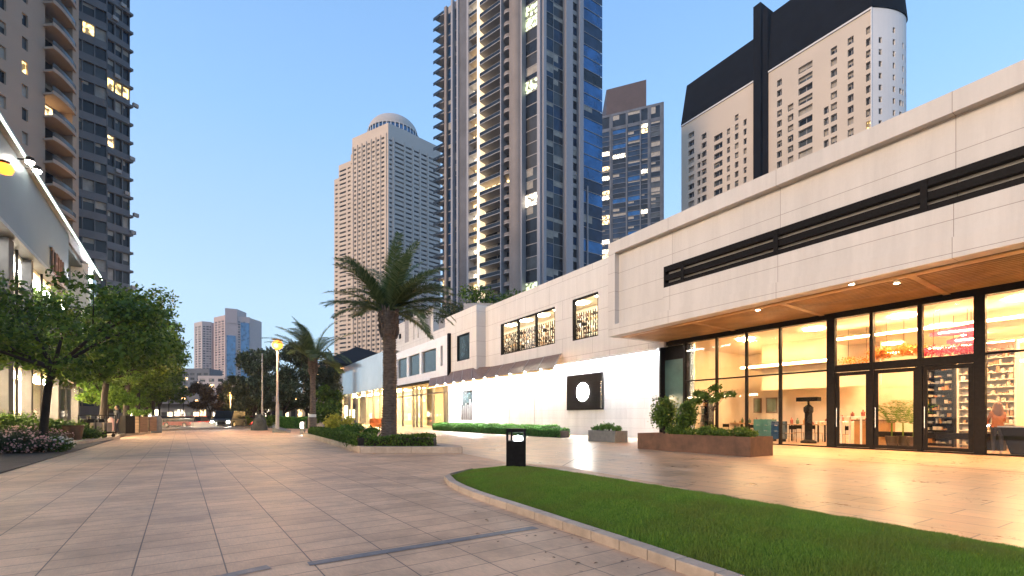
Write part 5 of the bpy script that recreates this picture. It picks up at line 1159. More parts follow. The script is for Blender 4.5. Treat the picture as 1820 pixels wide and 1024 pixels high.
X, Yd = T(130)*24.3, 24.3; pt = thing('round_pot', 'brown round plant pot under the dark shrubs by the kerb', 'pot', (X, Yd, 0)); q = MB(); q.lathe([(.30, .0), (.42, .85), (.46, .9), (.40, .9), (.38, .8), (0, .8)], X, Yd, 20); q.build('pot', 'corten', pt)
mat('stock_pale2', (.22, .17, .12), .6)
# luggage trolleys
for i, (u, Yd) in enumerate(((164, 26.3), (182, 27.4))):
    X = T(u)*Yd; t = thing('luggage_trolley', 'black wheeled trolley loaded with boxes, the %s of the two by the kerb' % ('left' if i == 0 else 'right'), 'trolley', (X, Yd, .16), 0, 'trolleys by the kerb')
    z = .16; q = MB(); q.box(X-.5, X+.5, Yd-.35, Yd+.35, z+.22, z+.30)
    q.build('deck', 'black_metal', t); q = MB()
    for a in (-.48, .48): q.bar((X+a, Yd-.33, z+.3), (X+a, Yd-.33, z+1.25), .022, n=6); q.bar((X+a, Yd+.33, z+.3), (X+a, Yd+.33, z+1.25), .022, n=6); q.bar((X+a, Yd-.33, z+1.25), (X+a, Yd+.33, z+1.25), .022, n=6)
    q.build('frame', 'black_metal', t)
    for a, b in ((-.4, -.28), (.4, -.28), (-.4, .28), (.4, .28)):
        w_ = MB(); n_ = 12; w_.prism([(X+a-.03, Yd+b+.11*math.cos(j*.5236), z+.11+.11*math.sin(j*.5236)) for j in range(n_)], [(X+a+.03, Yd+b+.11*math.cos(j*.5236), z+.11+.11*math.sin(j*.5236)) for j in range(n_)]); w_.build('wheel', 'black_metal', t)
    for j, (a, w2, h2, mm, nm) in enumerate(((-.2, .2, .75, 'black_metal', 'black'), (.22, .13, .55, 'stock_pale2', 'cream'))):
        q = MB(); q.box(X+a-w2, X+a+w2, Yd-.28, Yd+.28, z+.305, z+.305+h2); b_ = thing('suitcase', nm+' upright suitcase on the %s trolley' % ('left' if i == 0 else 'right'), 'suitcase', (X+a, Yd, z+.3)); q.build('shell', mm, b_, bevel=.04)
        q = MB(); q.bar((X+a-.09, Yd, z+.3+h2), (X+a-.09, Yd, z+.46+h2), .012); q.bar((X+a+.09, Yd, z+.3+h2), (X+a+.09, Yd, z+.46+h2), .012); q.bar((X+a-.1, Yd, z+.46+h2), (X+a+.1, Yd, z+.46+h2), .014); q.build('handle', 'steel', b_)
mat('timber_grey', (.15, .095, .06), .8, var=.4, scale=5, bump=.4, stretch=(.3, .3, 4))
# timber box planters, cabinet, round bin, railing
for i, (u, Yd, w_, h_, mm, lb) in enumerate(((223, 32.5, .7, 1.25, 'black_metal', 'black cabinet beside the standing person'), (241, 35.5, 1.25, 1.2, 'wood_table', 'weathered timber planter, the left one behind the kerb'), (259, 38.5, 1.2, 1.2, 'wood_table', 'weathered timber planter, the right one next to the round bin'))):
    X = T(u)*Yd; t = thing('timber_planter' if i else 'street_cabinet', lb, 'planter' if i else 'cabinet', (X, Yd, .16)); q = MB(); q.box(X-w_/2, X+w_/2, Yd-.4, Yd+.4, .2, .16+h_)
    q.build('box', mm if mm != 'wood_table' else 'timber_grey', t, bevel=.02)
    q = MB(); 
    for j in range(1, 5): zz = .2+j*h_/5; q.box(X-w_/2-.004, X+w_/2+.004, Yd-.404, Yd-.4, zz-.01, zz+.01)
    for a in (-1, 1): q.box(X+a*(w_/2-.03)-.03, X+a*(w_/2-.03)+.03, Yd-.42, Yd-.405, .16, .16+h_)
    q.build('trim', 'black_metal', t)
    if i: bush('planter_plant', 'small leafy plant in the %s timber planter' % ('left' if i == 1 else 'right'), X, Yd, .16+h_, w_*.5, .35, .35, 'leaf_bright', 700, .12, 'plant')
X, Yd = T(277)*40, 40; t = thing('litter_bin', 'round topped dark green litter bin at the end of the timber planters', 'litter bin', (X, Yd, 0)); q = MB(); q.lathe([(.42, .02), (.44, 1.0), (.40, 1.25), (.28, 1.42), (0, 1.5)], X, Yd, 20); q.build('body', 'grey_planter', t, smooth=True); q = MB(); q.box(X-.2, X+.2, Yd-.45, Yd-.38, 1.0, 1.18); q.build('opening', 'black_metal', t)
a, b = Vector(gp(292, 767)), Vector(gp(352, 763)); t = thing('street_railing', 'long grey railing running along the left kerb behind the litter bin', 'railing', (*a, .1)); q = MB()
n_ = 30; 
for i in range(n_+1): p = a.lerp(b, i/n_)+Vector((-.5, 0)); q.bar((*p, .1), (*p, 1.15), .02)
q.build('bars', 'grey_metal', t); q = MB(); o_ = Vector((-.5, 0))
for zz in (.3, 1.15): q.bar((*(a+o_), zz), (*(b+o_), zz), .04)
q.build('rail', 'grey_metal', t)

emis('lamp_far', (1, .5, .16), 9)
# ------------------------------------------------------------------ far street
sr_ = thing('far_shop_row', 'low row of glaring lit shopfronts at the end of the street', 'shops', (-60, 118, 0))
q = MB(); q.box(-110, -38, 118, 128, 0, 7.5); q.box(-110, -38, 116, 118, 4.6, 5.0); q.build('wall', 'tw_grey', sr_)
for i in range(44):
    x = -109+i*1.6; q = MB(); h0 = random.choice([.4, .4, 1.2]); q.box(x+.12, x+random.uniform(1.0, 1.45), 117.9, 117.97, h0, random.choice([2.6, 3.2, 4.2])); q.build('window', random.choice(['lit_white', 'shop_glow', 'shop_glow_warm', 'glass_teal', 'lit_warm', 'lit_white', 'tg_dark']), sr_)
def vehicle(name, label, X, Y, rz, Lc, Wc, Hc, paint, lights='tail_red', boxy=False, group=None):
    t = thing(name, label, 'car' if not boxy else 'van', (X, Y, -.03), rz, group); loc_ = True
    h0 = .28; hb = Hc*.52; x0 = Lc/2
    prof = [(-x0, h0), (-x0, hb*.9), (-x0*.93, hb), (x0*.55, hb*1.0), (x0*.95, hb*.82), (x0, hb*.6), (x0, h0)] if not boxy else [(-x0, h0), (-x0, hb*1.05), (x0*.9, hb*1.05), (x0, hb*.9), (x0, h0)]
    q = MB(); q.prism([(x, -Wc/2, z) for x, z in prof], [(x, Wc/2, z) for x, z in prof]); q.build('body', paint, t, bevel=.07, local=True)
    cab = [(-x0*.85, hb-.01), (-x0*.6, Hc), (x0*.2, Hc), (x0*.52, hb-.01)] if not boxy else [(-x0*.98, hb), (-x0*.95, Hc), (x0*.5, Hc), (x0*.75, hb)]
    q = MB(); q.prism([(x, -Wc/2*.88, z) for x, z in cab], [(x, Wc/2*.88, z) for x, z in cab]); q.build('cabin', 'tg_dark', t, bevel=.06, local=True)
    q = MB(); q.prism([(x, -Wc/2*.84, z) for x, z in [(cab[1][0]-.02, Hc-.05), (cab[1][0]+.05, Hc+.03), (cab[2][0]-.05, Hc+.03), (cab[2][0]+.02, Hc-.05)]], [(x, Wc/2*.84, z) for x, z in [(cab[1][0]-.02, Hc-.05), (cab[1][0]+.05, Hc+.03), (cab[2][0]-.05, Hc+.03), (cab[2][0]+.02, Hc-.05)]]); q.build('roof', paint, t, local=True)
    for sx in (-.62, .62):
        for sy in (-1, 1):
            q = MB(); n_ = 16; rr = .33*Hc/1.45; yy = sy*(Wc/2-.1)
            q.prism([(sx*x0+rr*math.cos(j*6.283/n_), yy-.11, rr+rr*math.sin(j*6.283/n_)) for j in range(n_)], [(sx*x0+rr*math.cos(j*6.283/n_), yy+.11, rr+rr*math.sin(j*6.283/n_)) for j in range(n_)]); w_ = q.build('wheel', 'black_metal', t, local=True)
            q = MB(); q.prism([(sx*x0+rr*.55*math.cos(j*6.283/n_), yy-.12, rr+rr*.55*math.sin(j*6.283/n_)) for j in range(n_)], [(sx*x0+rr*.55*math.cos(j*6.283/n_), yy+.12, rr+rr*.55*math.sin(j*6.283/n_)) for j in range(n_)]); q.build('rim', 'steel', w_, local=True)
    for sy in (-1, 1):
        q = MB(); q.box(x0-.02, x0+.03, sy*Wc*.38-.14, sy*Wc*.38+.14, hb*.62, hb*.80); q.build('headlight', 'headlight' if lights == 'head' else 'steel', t, local=True)
        q = MB(); q.box(-x0-.03, -x0+.02, sy*Wc*.38-.14, sy*Wc*.38+.14, hb*.66, hb*.86); q.build('tail_light', 'tail_red' , t, local=True)
    q = MB(); q.box(x0-.01, x0+.04, -Wc*.22, Wc*.22, hb*.45, hb*.75); q.build('grille', 'black_metal', t, local=True)
    return t
mat('paint_dark', (.03, .035, .045), .3, metal=.4); mat('paint_red', (.45, .03, .03), .3); mat('paint_silver', (.45, .46, .48), .3, metal=.5); mat('paint_black', (.012, .012, .014), .25)
vehicle('parked_van', 'dark van facing the plaza with glaring white headlights', T(407)*60, 60, R(-82), 4.8, 2.4, 2.1, 'paint_dark', 'head', True)
vehicle('parked_car', 'red car with lit tail lights left of the dark van', T(356)*72, 72, R(100), 4.4, 1.8, 1.5, 'paint_red', group='cars on the far street')
vehicle('parked_car', 'silver car just behind the white barrier', T(335)*70, 70, R(20), 4.4, 1.8, 1.45, 'paint_silver', group='cars on the far street')
vehicle('parked_car', 'red car right of the dark van beside the boulder', T(452)*70, 70, R(95), 4.4, 1.8, 1.5, 'paint_red', group='cars on the far street')
vehicle('parked_car', 'black car farthest left on the far street', T(305)*75, 75, R(10), 4.4, 1.8, 1.45, 'paint_black', group='cars on the far street')
vehicle('parked_car', 'black car between the red car and the dark van', T(380)*76, 76, R(80), 4.4, 1.8, 1.5, 'paint_black', group='cars on the far street')
for i, (u, Yd, rz, pm, lb) in enumerate(((322, 64, 170, 'paint_red', 'red car with glowing tail lights behind the railing'), (347, 82, 100, 'paint_silver', 'small silver car behind the red one'), (432, 84, -95, 'paint_black', 'dark car with headlights below the small street lamps'), (463, 88, 95, 'paint_silver', 'silver car far behind the boulder'), (290, 86, 60, 'paint_black', 'dark car partly behind the young trees'))): vehicle('parked_car', lb, T(u)*Yd, Yd, R(rz), 4.4, 1.8, 1.5, pm, 'head' if i == 2 else 'tail', group='cars on the far street')
for i, (u, Yd, zz) in enumerate(((300, 100, 5.2), (326, 104, 5.0), (350, 108, 4.6), (388, 100, 5.4), (437, 96, 5.0), (456, 104, 5.6), (474, 92, 5.2), (528, 96, 4.8), (560, 90, 5.0))):  # small lamps added to give the far street more warm glow
    X = T(u)*Yd; t = thing('street_lamp', 'small lamp added for warm glow in the far street, number %s from the left'.replace('number %s', ('first', 'second', 'third', 'fourth', 'fifth', 'sixth', 'seventh', 'eighth', 'last')[i]), 'street lamp', (X, Yd, 0), 0, 'added lamps of the far street'); q = MB(); q.bar((X, Yd, 0), (X, Yd, zz), .07, n=6); q.build('pole', 'black_metal', t); q = MB(); q.lathe([(0, zz-.05), (.3, zz+.1), (.34, zz+.35), (.2, zz+.6), (0, zz+.65)], X, Yd, 10); q.build('globe', 'lamp_far', t)
q = MB(); x0, x1 = T(339)*57, T(383)*57; q.box(x0, x1, 57, 57.3, 0, .62); q.box(x0, x1, 56.96, 57.34, .62, .70); tag(q.build('barrier_wall', 'shop_white', bevel=.02), 'low white barrier wall at the end of the plaza', 'barrier')
q = MB(); x0, x1 = T(497)*55, T(545)*55
hedge('garden_hedge', 'green lit hedge behind the tall lamp post', [(T(497)*56, 56), (T(548)*56, 56)], 1.0, 1.25, 'leaf_hedge', 9000, .2)
for i, (u, Yd) in enumerate(((470, 58), (476, 66), (430, 64))): bush('street_shrub', ('shrub by the foot of the thin pole', 'shrub between pole and lamp post', 'shrub right of the dark van')[i], T(u)*Yd, Yd, 0, 1.2, .8, .9, 'leaf_dark', 1200, .25, 'shrub', 'shrubs at the end of the plaza')
# thin tables and parasol frames by the pavilion
for i, u in enumerate((600, 618, 640)):
    s = RF.s(u, 19.6); x, y = RF.xy(s, 19.6); t = thing('cafe_table', ('farthest', 'middle', 'nearest')[i]+' small cafe table outside the glass pavilion', 'table', (x, y, 0), 0, 'tables outside the pavilion')
    q = MB(); q.lathe([(0, .95), (.75, .95), (.75, 1.0), (0, 1.0)], x, y, 18); q.build('table_top', 'grey_metal', t); q = MB(); q.lathe([(.3, 0), (.3, .03), (.04, .05), (.04, .95)], x, y, 12); q.build('leg', 'grey_metal', t)
# ------------------------------------------------------------------ shop interior
def shelf(label, s0, s1, w, h, n, mats, frame='black_metal', name='display_shelf'):
    t = thing(name, label, 'shelf', (*RF.xy((s0+s1)/2, w), 0.02), 0, 'shelves inside the shop'); q = MB(); z0 = .02
    q.fb(RF, s0, s0+.06, w, w+.5, z0, h); q.fb(RF, s1-.06, s1, w, w+.5, z0, h); q.fb(RF, s0+.06, s1-.06, w+.45, w+.5, z0, h); q.build('frame', frame, t)
    for i in range(n):
        z = z0+.1+(h-.2)*i/n; q = MB(); q.fb(RF, s0+.06, s1-.06, w+.02, w+.45, z, z+.04); q.build('shelf_board', frame, t); g = MB(); s = s0+.1
        while s < s1-.25:
            d = random.uniform(.05, .17); g.fb(RF, s, s+d*.9, w+.08, w+.38, z+.045, z+.045+random.choice([.2, .35, .5, .8])*random.uniform(.8, 1.1)*(h-.2)/n, random.randrange(len(mats))); s += d+random.choice([0, .02, .10])
        g.build('stock', mats, t)
    return t
mat('stock_amber', (.38, .19, .06), .4); mat('stock_green', (.06, .10, .05), .5); mat('stock_red', (.24, .05, .03), .5); mat('stock_teal', (.03, .13, .12), .5); mat('stock_pale', (.5, .42, .30), .5); mat('stock_dark', (.04, .03, .02), .4)
st = ['stock_amber', 'stock_green', 'stock_pale', 'stock_dark', 'stock_dark', 'stock_amber', 'stock_red']
shelf('dark shelf wall crowded with goods behind the right hand door', 7.6, 8.95, 27.0, 3.7, 12, ['black_metal', 'stock_pale', 'grey_metal', 'stock_amber'])
shelf('pale shelf of stacked boxes right of the dark shelf wall', 5.7, 7.5, 27.0, 4.4, 14, ['stock_pale', 'wood_table', 'cream_wall'], 'cream_wall')
shelf('long low shelf of bottles on the back wall', 2.5, 5.5, 33.5, 2.6, 6, st)
shelf('tall shelf of goods in the deep left corner', 19.0, 19.7, 26.0, 2.5, 5, st)
def frame_pic(label, ua, ub, w, z0, z1, m_):
    s0, s1_ = RF.s(ub, w), RF.s(ua, w); t = thing('framed_picture', label, 'picture', (*RF.xy(s0, w), z0), 0, 'pictures on the bright wall'); q = MB(); q.fb(RF, s0, s1_, w-.06, w-.005, z0, z1); q.build('frame', 'wood_dark', t); q = MB(); q.fb(RF, s0+.08, s1_-.08, w-.075, w-.062, z0+.08, z1-.08); q.build('picture', m_, t)
for i, (ua, ub, lb) in enumerate(((1305, 1325, 'leftmost of the small pictures on the bright inner wall'), (1340, 1354, 'second small picture on the bright inner wall'), (1362, 1382, 'third small picture on the bright inner wall'), (1245, 1262, 'picture seen through the first window bay'))): frame_pic(lb, ua, ub, 30.97, 1.6, 2.6, ('stock_amber', 'stock_green', 'stock_green', 'stock_pale')[i])
def shop_chair():
    t = thing('shop_chair', 'x', 'chair', (0, 0, 0), 0, 'light chairs around the shop tables'); q = MB(); q.box(-.21, .21, -.2, .2, .44, .47); q.build('seat', 'wood_table', t, local=True, bevel=.01)
    q = MB(); q.box(-.2, .2, .17, .2, .66, .86); q.bar((-.18, .19, .44), (-.18, .2, .9), .013); q.bar((.18, .19, .44), (.18, .2, .9), .013); q.build('backrest', 'black_metal', t, local=True)
    for a in (-.18, .18):
        for b in (-.17, .17): q = MB(); q.bar((a*1.1, b*1.1, 0), (a, b, .44), .013); q.build('leg', 'black_metal', t, local=True)
    return t
ch0 = shop_chair()
for i, (u, w, rz, lb) in enumerate(((1338, 27.0, 30, 'light chair before the wooden table in the third bay, left one'), (1362, 26.9, -20, 'light chair before the wooden table in the third bay, right one'), (1405, 25.6, 60, 'light chair nearest the glass in the fourth bay'), (1420, 27.3, 10, 'light chair behind the dark column stand, left one'), (1452, 27.2, -40, 'light chair behind the dark column stand, right one'), (1292, 28.3, 15, 'light chair deep behind the second window bay'), (1500, 26.0, 80, 'light chair behind the left door'))):
    o = ch0 if i == 0 else copy_tree(ch0); s = RF.s(u, w); o.location = (*RF.xy(s, w), .017); o.rotation_euler.z = RF.ang()+R(rz); o['label'] = lb
def table(label, s, w, L_, W_, h, top, leg='shop_white'):
    t = thing('display_table', label, 'table', (*RF.xy(s, w), .02), 0, 'tables inside the shop'); q = MB(); q.fb(RF, s-L_/2, s+L_/2, w-W_/2, w+W_/2, h-.05, h); q.build('table_top', top, t, bevel=.01)
    for a in (-1, 1):
        for b in (-1, 1): q = MB(); x, y = s+a*(L_/2-.06), w+b*(W_/2-.06); q.fb(RF, x-.03, x+.03, y-.03, y+.03, .02, h-.05); q.build('leg', leg, t)
    z = h
    for i in range(int(L_/.35)):
        s_ = s-L_/2+.2+i*.35; hh = random.uniform(.08, .35); q = MB(); x, y = RF.xy(s_, w+random.uniform(-.2, .2)*W_); q.lathe([(0, z), (.07, z), (.08, z+hh*.6), (.03, z+hh*.8), (.03, z+hh), (0, z+hh)], x, y, 10)
        tag(q.build('bottle', random.choice(['stock_amber', 'stock_green', 'stock_pale', 'stock_red'])), 'small bottle standing on %s' % label.replace('white ', 'the white ', 1).replace('wooden ', 'the wooden ', 1), 'bottle', 'bottles on '+label)
table('white high table behind the left door', RF.s(1520, 24.4), 24.4, .9, .9, 1.35, 'shop_white')
table('white table beyond the left door near the shelves', RF.s(1500, 27.5), 27.5, 2.4, .9, 1.1, 'shop_white')
table('wooden table behind the third window bay', RF.s(1350, 28), 28, 2.0, .9, .95, 'wood_table', 'black_metal')
table('wooden table behind the fourth window bay', RF.s(1430, 26.5), 26.5, 1.8, .8, .95, 'wood_table', 'black_metal')
table('wooden table deep behind the second window bay', RF.s(1300, 29.5), 29.5, 2.2, .9, .95, 'wood_table', 'black_metal')
# teal cabinets, column display, counter, long black bench
for i, (u, w, mm, h, lb) in enumerate(((1348, 25.6, 'stock_teal', 1.2, 'teal drawer cabinet, left one behind the third window bay'), (1362, 25.6, 'stock_teal', 1.2, 'teal drawer cabinet, right one behind the third window bay'), (1380, 25.2, 'tg_blue', 1.1, 'dark blue cabinet by the fourth mullion'))):
    s = RF.s(u, w); t = thing('drawer_cabinet', lb, 'cabinet', (*RF.xy(s, w), .02), 0, 'cabinets behind the glass'); q = MB(); q.fb(RF, s-.3, s+.3, w, w+.5, .15, h); q.build('body', mm, t, bevel=.02)
    for z in (.45, .75): q = MB(); q.fb(RF, s-.26, s+.26, w-.02, w-.005, z, z+.24); d_ = q.build('drawer', mm, t); q = MB(); q.fb(RF, s-.08, s+.08, w-.05, w-.02, z+.11, z+.14); q.build('handle', 'steel', d_)
    for a in (-.25, .25): q = MB(); q.fb(RF, s+a-.03, s+a+.03, w+.05, w+.4, .02, .15); q.build('foot', 'black_metal', t)
s, w = RF.s(1437, 26.8), 25.0; s = RF.s(1437, w); t = thing('dark_column_display', 'dark sculptural column stand behind the fourth window bay', 'display stand', (*RF.xy(s, w), .02)); x, y = RF.xy(s, w)
q = MB(); q.lathe([(.35, .02), (.35, .12), (.17, .2), (.17, 1.5), (.22, 1.6), (.22, 1.8), (.1, 1.9), (0, 1.95)], x, y, 16); q.build('column', 'black_metal', t); q = MB(); q.fb(RF, s-.5, s+.5, w-.2, w+.2, 2.1, 2.3); q.bar((x, y, 1.9), (x, y, 2.1), .05); q.build('top_panel', 'black_metal', t)
s, w = RF.s(1575, 26), 26.0; t = thing('orange_counter', 'glossy orange brown counter block behind the middle door', 'counter', (*RF.xy(s, w), .02)); q = MB(); q.fb(RF, s-.1, s+1.3, w, w+.7, .02, 1.15); q.build('body', 'stock_amber', t, bevel=.02); q = MB(); q.fb(RF, s-.15, s+1.35, w-.05, w+.75, 1.15, 1.2); q.build('counter_top', 'wood_dark', t)
s, w = RF.s(1668, 25.4), 25.4; t = thing('black_bench', 'long black bench behind the right hand door', 'bench', (*RF.xy(s, w), .02)); q = MB(); q.fb(RF, s-2.2, s+2.2, w, w+.55, .42, .66); q.build('seat', 'black_metal', t, bevel=.02)
for a in (-1.9, 1.2): q = MB(); q.fb(RF, s+a, s+a+.6, w+.05, w+.5, .02, .42); q.build('leg', 'black_metal', t)
# palms in pots
def pot_palm(label, s, w, h):
    x, y = RF.xy(s, w); t = thing('potted_palm', label, 'potted plant', (x, y, .02), 0, 'potted palms inside the doors'); q = MB(); q.lathe([(.16, .02), (.24, .5), (.2, .5), (0, .46)], x, y, 16); q.build('pot', 'stock_dark', t); f = MB()
    for i in range(20):
        a = random.random()*6.283; el = random.uniform(.7, 1.5); p = Vector((x, y, .5+h*.3)); pts = [p.copy()]
        for j in range(7): e2 = el-(j/7)**1.6*1.1; p = p+Vector((math.cos(a)*math.cos(e2), math.sin(a)*math.cos(e2), math.sin(e2)))*h*.09; pts.append(p.copy())
        sd = Vector((-math.sin(a), math.cos(a), 0))
        for j in range(14):
            k = min(int(j/2), 6); b = pts[k].lerp(pts[k+1], (j % 2)/2)
            for g_ in (-1, 1): e = b+(sd*g_+(pts[k+1]-pts[k]).normalized()*.9+Vector((0, 0, -.5))).normalized()*h*.11; m_ = b.lerp(e, .5); f.quad(b, m_+Vector((0, 0, .008)), e, m_-Vector((0, 0, .008)))
    f.bar((x, y, .46), (x, y, .5+h*.3), .03); f.build('leaves', 'leaf_bright', t)
pot_palm('leftmost potted palm behind the middle door', RF.s(1585, 24.6), 24.6, 1.9); pot_palm('centre potted palm behind the middle door', RF.s(1605, 25.2), 25.2, 1.9); pot_palm('rightmost potted palm behind the middle door', RF.s(1624, 24.4), 24.4, 1.8)
# hanging flower garlands and red suspended boards
for i, (ua, ub, w, z, mm, lb) in enumerate(((1500, 1548, 26, 4.0, 'petal_orange', 'sparse orange hanging garland above the left door'), (1552, 1580, 25.5, 4.2, 'petal_orange', 'orange hanging garland above the middle door'), (1600, 1640, 25.5, 4.25, 'petal_orange', 'thick orange hanging garland between the middle and right doors'), (1645, 1735, 25.0, 4.05, 'petal_red', 'red flower garland above the right hand door'))):
    s0, s1_ = RF.s(ub, w), RF.s(ua, w); t = thing('hanging_garland', lb, 'garland', (*RF.xy(s0, w), z), 0, 'garlands over the doors'); V, Q = leaves([(*RF.xy(s0+(s1_-s0)*k/6, w), z+random.uniform(-.1, .1)) for k in range(7)], [(.28, .28, .22)]*7, 1500 if i else 400, .07, .8, .3); tag(npmesh('flowers', V, Q, mm, t), kind='stuff')
    q = MB()
    for k in (1, 5): x, y = RF.xy(s0+(s1_-s0)*k/6, w); q.bar((x, y, z), (x, y, ZG-.12), .008)
    q.build('wire', 'black_metal', t)
mat('banner_red', (.60, .04, .10), .5, var=.2, scale=3)
for i, (w, z, lb) in enumerate(((25.2, 4.55, 'upper pink red suspended board above the right hand door'), (26.2, 4.3, 'lower pink red suspended board above the right hand door'))):
    s0, s1_ = RF.s(1745, w), RF.s(1652+i*30, w); t = thing('suspended_board', lb, 'board', (*RF.xy(s0, w), z), 0, 'boards hanging from the ceiling'); q = MB(); q.prism([(*RF.xy(s0, w), z), (*RF.xy(s1_, w), z+.1), (*RF.xy(s1_, w+.08), z+.1), (*RF.xy(s0, w+.08), z)], [(*RF.xy(s0, w), z+.5), (*RF.xy(s1_, w), z+.25), (*RF.xy(s1_, w+.08), z+.25), (*RF.xy(s0, w+.08), z+.5)]); q.build('panel', 'banner_red', t)
    q = MB(); q.fb(RF, s0+.2, s1_-.3, w-.04, w-.005, z+.18, z+.22); q.build('light_strip', 'strip_warm', t)
    q = MB(); 
    for f in (.2, .8): x, y = RF.xy(s0+(s1_-s0)*f, w+.04); q.bar((x, y, z+.25), (x, y, ZG-.12), .008)
    q.build('wire', 'black_metal', t)
# reception desk at the right edge
s, w = RF.s(1812, 23.6), 23.6; t = thing('reception_desk', 'dark desk with a white top at the right edge beside the person', 'desk', (*RF.xy(s, w), .02)); q = MB(); q.prism([(*RF.xy(s-.9, w-.2), .02), (*RF.xy(s+.18, w-.2), .02), (*RF.xy(s+.18, w+.5), .02), (*RF.xy(s-.9, w+.5), .02)], [(*RF.xy(s-.9, w-.2), .95), (*RF.xy(s+.45, w-.2), .95), (*RF.xy(s+.45, w+.5), .95), (*RF.xy(s-.9, w+.5), .95)]); q.build('body', 'black_metal', t, bevel=.02)
q = MB(); q.fb(RF, s-.95, s+.5, w-.25, w+.55, .951, 1.0); q.build('desk_top', 'grey_metal', t)
q = MB(); q.fb(RF, s-.8, s+.05, w+1.6, w+1.68, .6, 1.75); tag(q.build('wooden_panel', 'wood_dark', bevel=.02), 'dark wooden screen panel standing behind the desk', 'panel')

# ------------------------------------------------------------------ people
mat('skin', (.50, .30, .20), .55, var=.05); mat('cloth_dark', (.025, .025, .03), .85, var=.3, scale=12); mat('cloth_orange', (.42, .13, .035), .8, var=.2, scale=10); mat('cloth_pink', (.62, .36, .30), .8, var=.1); mat('hair_brown', (.16, .06, .03), .6, var=.3, scale=30); mat('hair_dark', (.02, .015, .012), .6, var=.3, scale=30); mat('shoe_pale', (.6, .55, .48), .6)
def person(label, X, Y, z, rz, H, bands, arms, stride=.12, hair=None, hat=None):
    k = H/1.75; t = thing('person', label, 'person', (X, Y, z), rz)
    v, e, r = [], [], []
    def add(p, rad, par=None):
        v.append(Vector(p)*k); r.append(rad*k); i = len(v)-1
        if par is not None: e.append((par, i))
        return i
    pel = add((0, 0, .95), .15); sp_ = add((0, 0, 1.12), .125, pel); ch = add((0, 0, 1.32), .15, sp_); nb_ = add((0, 0, 1.46), .075, ch); nk = add((0, .01, 1.52), .052, nb_); hd = add((0, .02, 1.60), .085, nk); hd2 = add((0, .015, 1.68), .088, hd); add((0, .01, 1.73), .05, hd2)
    add((0, .105, 1.625), .018, hd)
    for sx, st_ in ((-1, stride), (1, -stride)):
        hp = add((sx*.095, 0, .88), .105, pel); kn = add((sx*.10, st_*.6+.02, .50), .062, hp); an = add((sx*.10, st_*1.1-.02, .09), .040, kn); add((sx*.11, st_*1.1+.06, .04), .038, an); add((sx*.115, st_*1.1+.15, .03), .03, len(v)-1)
        sh = add((sx*.17, 0, 1.41), .062, ch); el, wr = arms[0 if sx < 0 else 1]; a_ = add((sx*el[0], el[1], el[2]), .043, sh); w_ = add((sx*wr[0], wr[1], wr[2]), .028, a_)
        d = Vector((sx*wr[0], wr[1], wr[2]))-Vector((sx*el[0], el[1], el[2])); d.normalize(); pm = add(Vector((sx*wr[0], wr[1], wr[2]))+d*.06, .030, w_); c = Vector(v[pm])/k; sd = d.cross(Vector((sx, 0, 0))); sd = sd.normalized() if sd.length > .1 else Vector((0, 1, 0))
        for j, ln in enumerate((.065, .075, .07, .055)):
            b_ = c+sd*(.024-.016*j); f1 = add(b_+d*.035, .0095, pm); add(b_+d*(.035+ln)+Vector((-sx*.012, 0, 0)), .008, f1)
        f1 = add(c+sd*.035-d*.01, .010, pm); add(c+sd*.05+d*.03, .009, f1)
    me = bpy.data.meshes.new('b'); me.from_pydata([tuple(p) for p in v], e, []); o = bpy.data.objects.new('b', me); col.objects.link(o)
    m_ = o.modifiers.new('s', 'SKIN'); sv = me.skin_vertices[0].data
    for i in range(len(v)): sv[i].radius = (r[i], r[i]*(.82 if i in (pel, sp_, ch) else 1))
    sv[pel].use_root = True; s2_ = o.modifiers.new('u', 'SUBSURF'); s2_.levels = 2
    dg = bpy.context.evaluated_depsgraph_get(); nm = bpy.data.meshes.new_from_object(o.evaluated_get(dg)); bpy.data.objects.remove(o)
    ms = [b[0] for b in bands]; nm.materials.clear()
    for b in ms: nm.materials.append(M[b])
    for p in nm.polygons:
        c = p.center/k; p.use_smooth = True; far_ = abs(c.x) > .2 or (abs(c.x) > .15 and c.z < 1.2)
        p.material_index = next((i for i, b in enumerate(bands) if b[1] <= c.z < b[2] and (len(b) < 4 or (b[3] == 'hand') == False)), 0)
        if c.z < .98 and abs(c.x) > .2 or c.z > 1.49: p.material_index = ms.index('skin')
    body = bpy.data.objects.new('body', nm); col.objects.link(body); body.parent = t
    if hair:
        bm = bmesh.new(); bmesh.ops.create_uvsphere(bm, u_segments=24, v_segments=16, radius=1)
        for q_ in bm.verts:
            c = q_.co; lw = hair[1]; zz = c.z; c2 = Vector((c.x*.115, c.y*.115-.012, zz*.12+1.66))
            if zz < 0: c2.z = 1.66+zz*lw; c2.x *= 1+.9*min(1, -zz*1.3)*(lw > .3); c2.y = c2.y*(1+.5*(-zz)*(lw > .3)) if c2.y < 0 else c2.y*(1-.55*min(1, -zz*2))-.02
            if c.y > .55 and zz < .35: c2.y = min(c2.y, .03)
            q_.co = c2*k
        hm = bpy.data.meshes.new('hair'); bm.to_mesh(hm); bm.free(); hm.materials.append(M[hair[0]]); [setattr(p, 'use_smooth', True) for p in hm.polygons]; h = bpy.data.objects.new('hair', hm); col.objects.link(h); h.parent = t
    return t
relaxed = [((.24, -.02, 1.14), (.25, .06, .90)), ((.24, -.02, 1.14), (.25, .06, .90))]
Xp, Yp = RF.xy(RF.s(1773, 23.5), 23.5); 
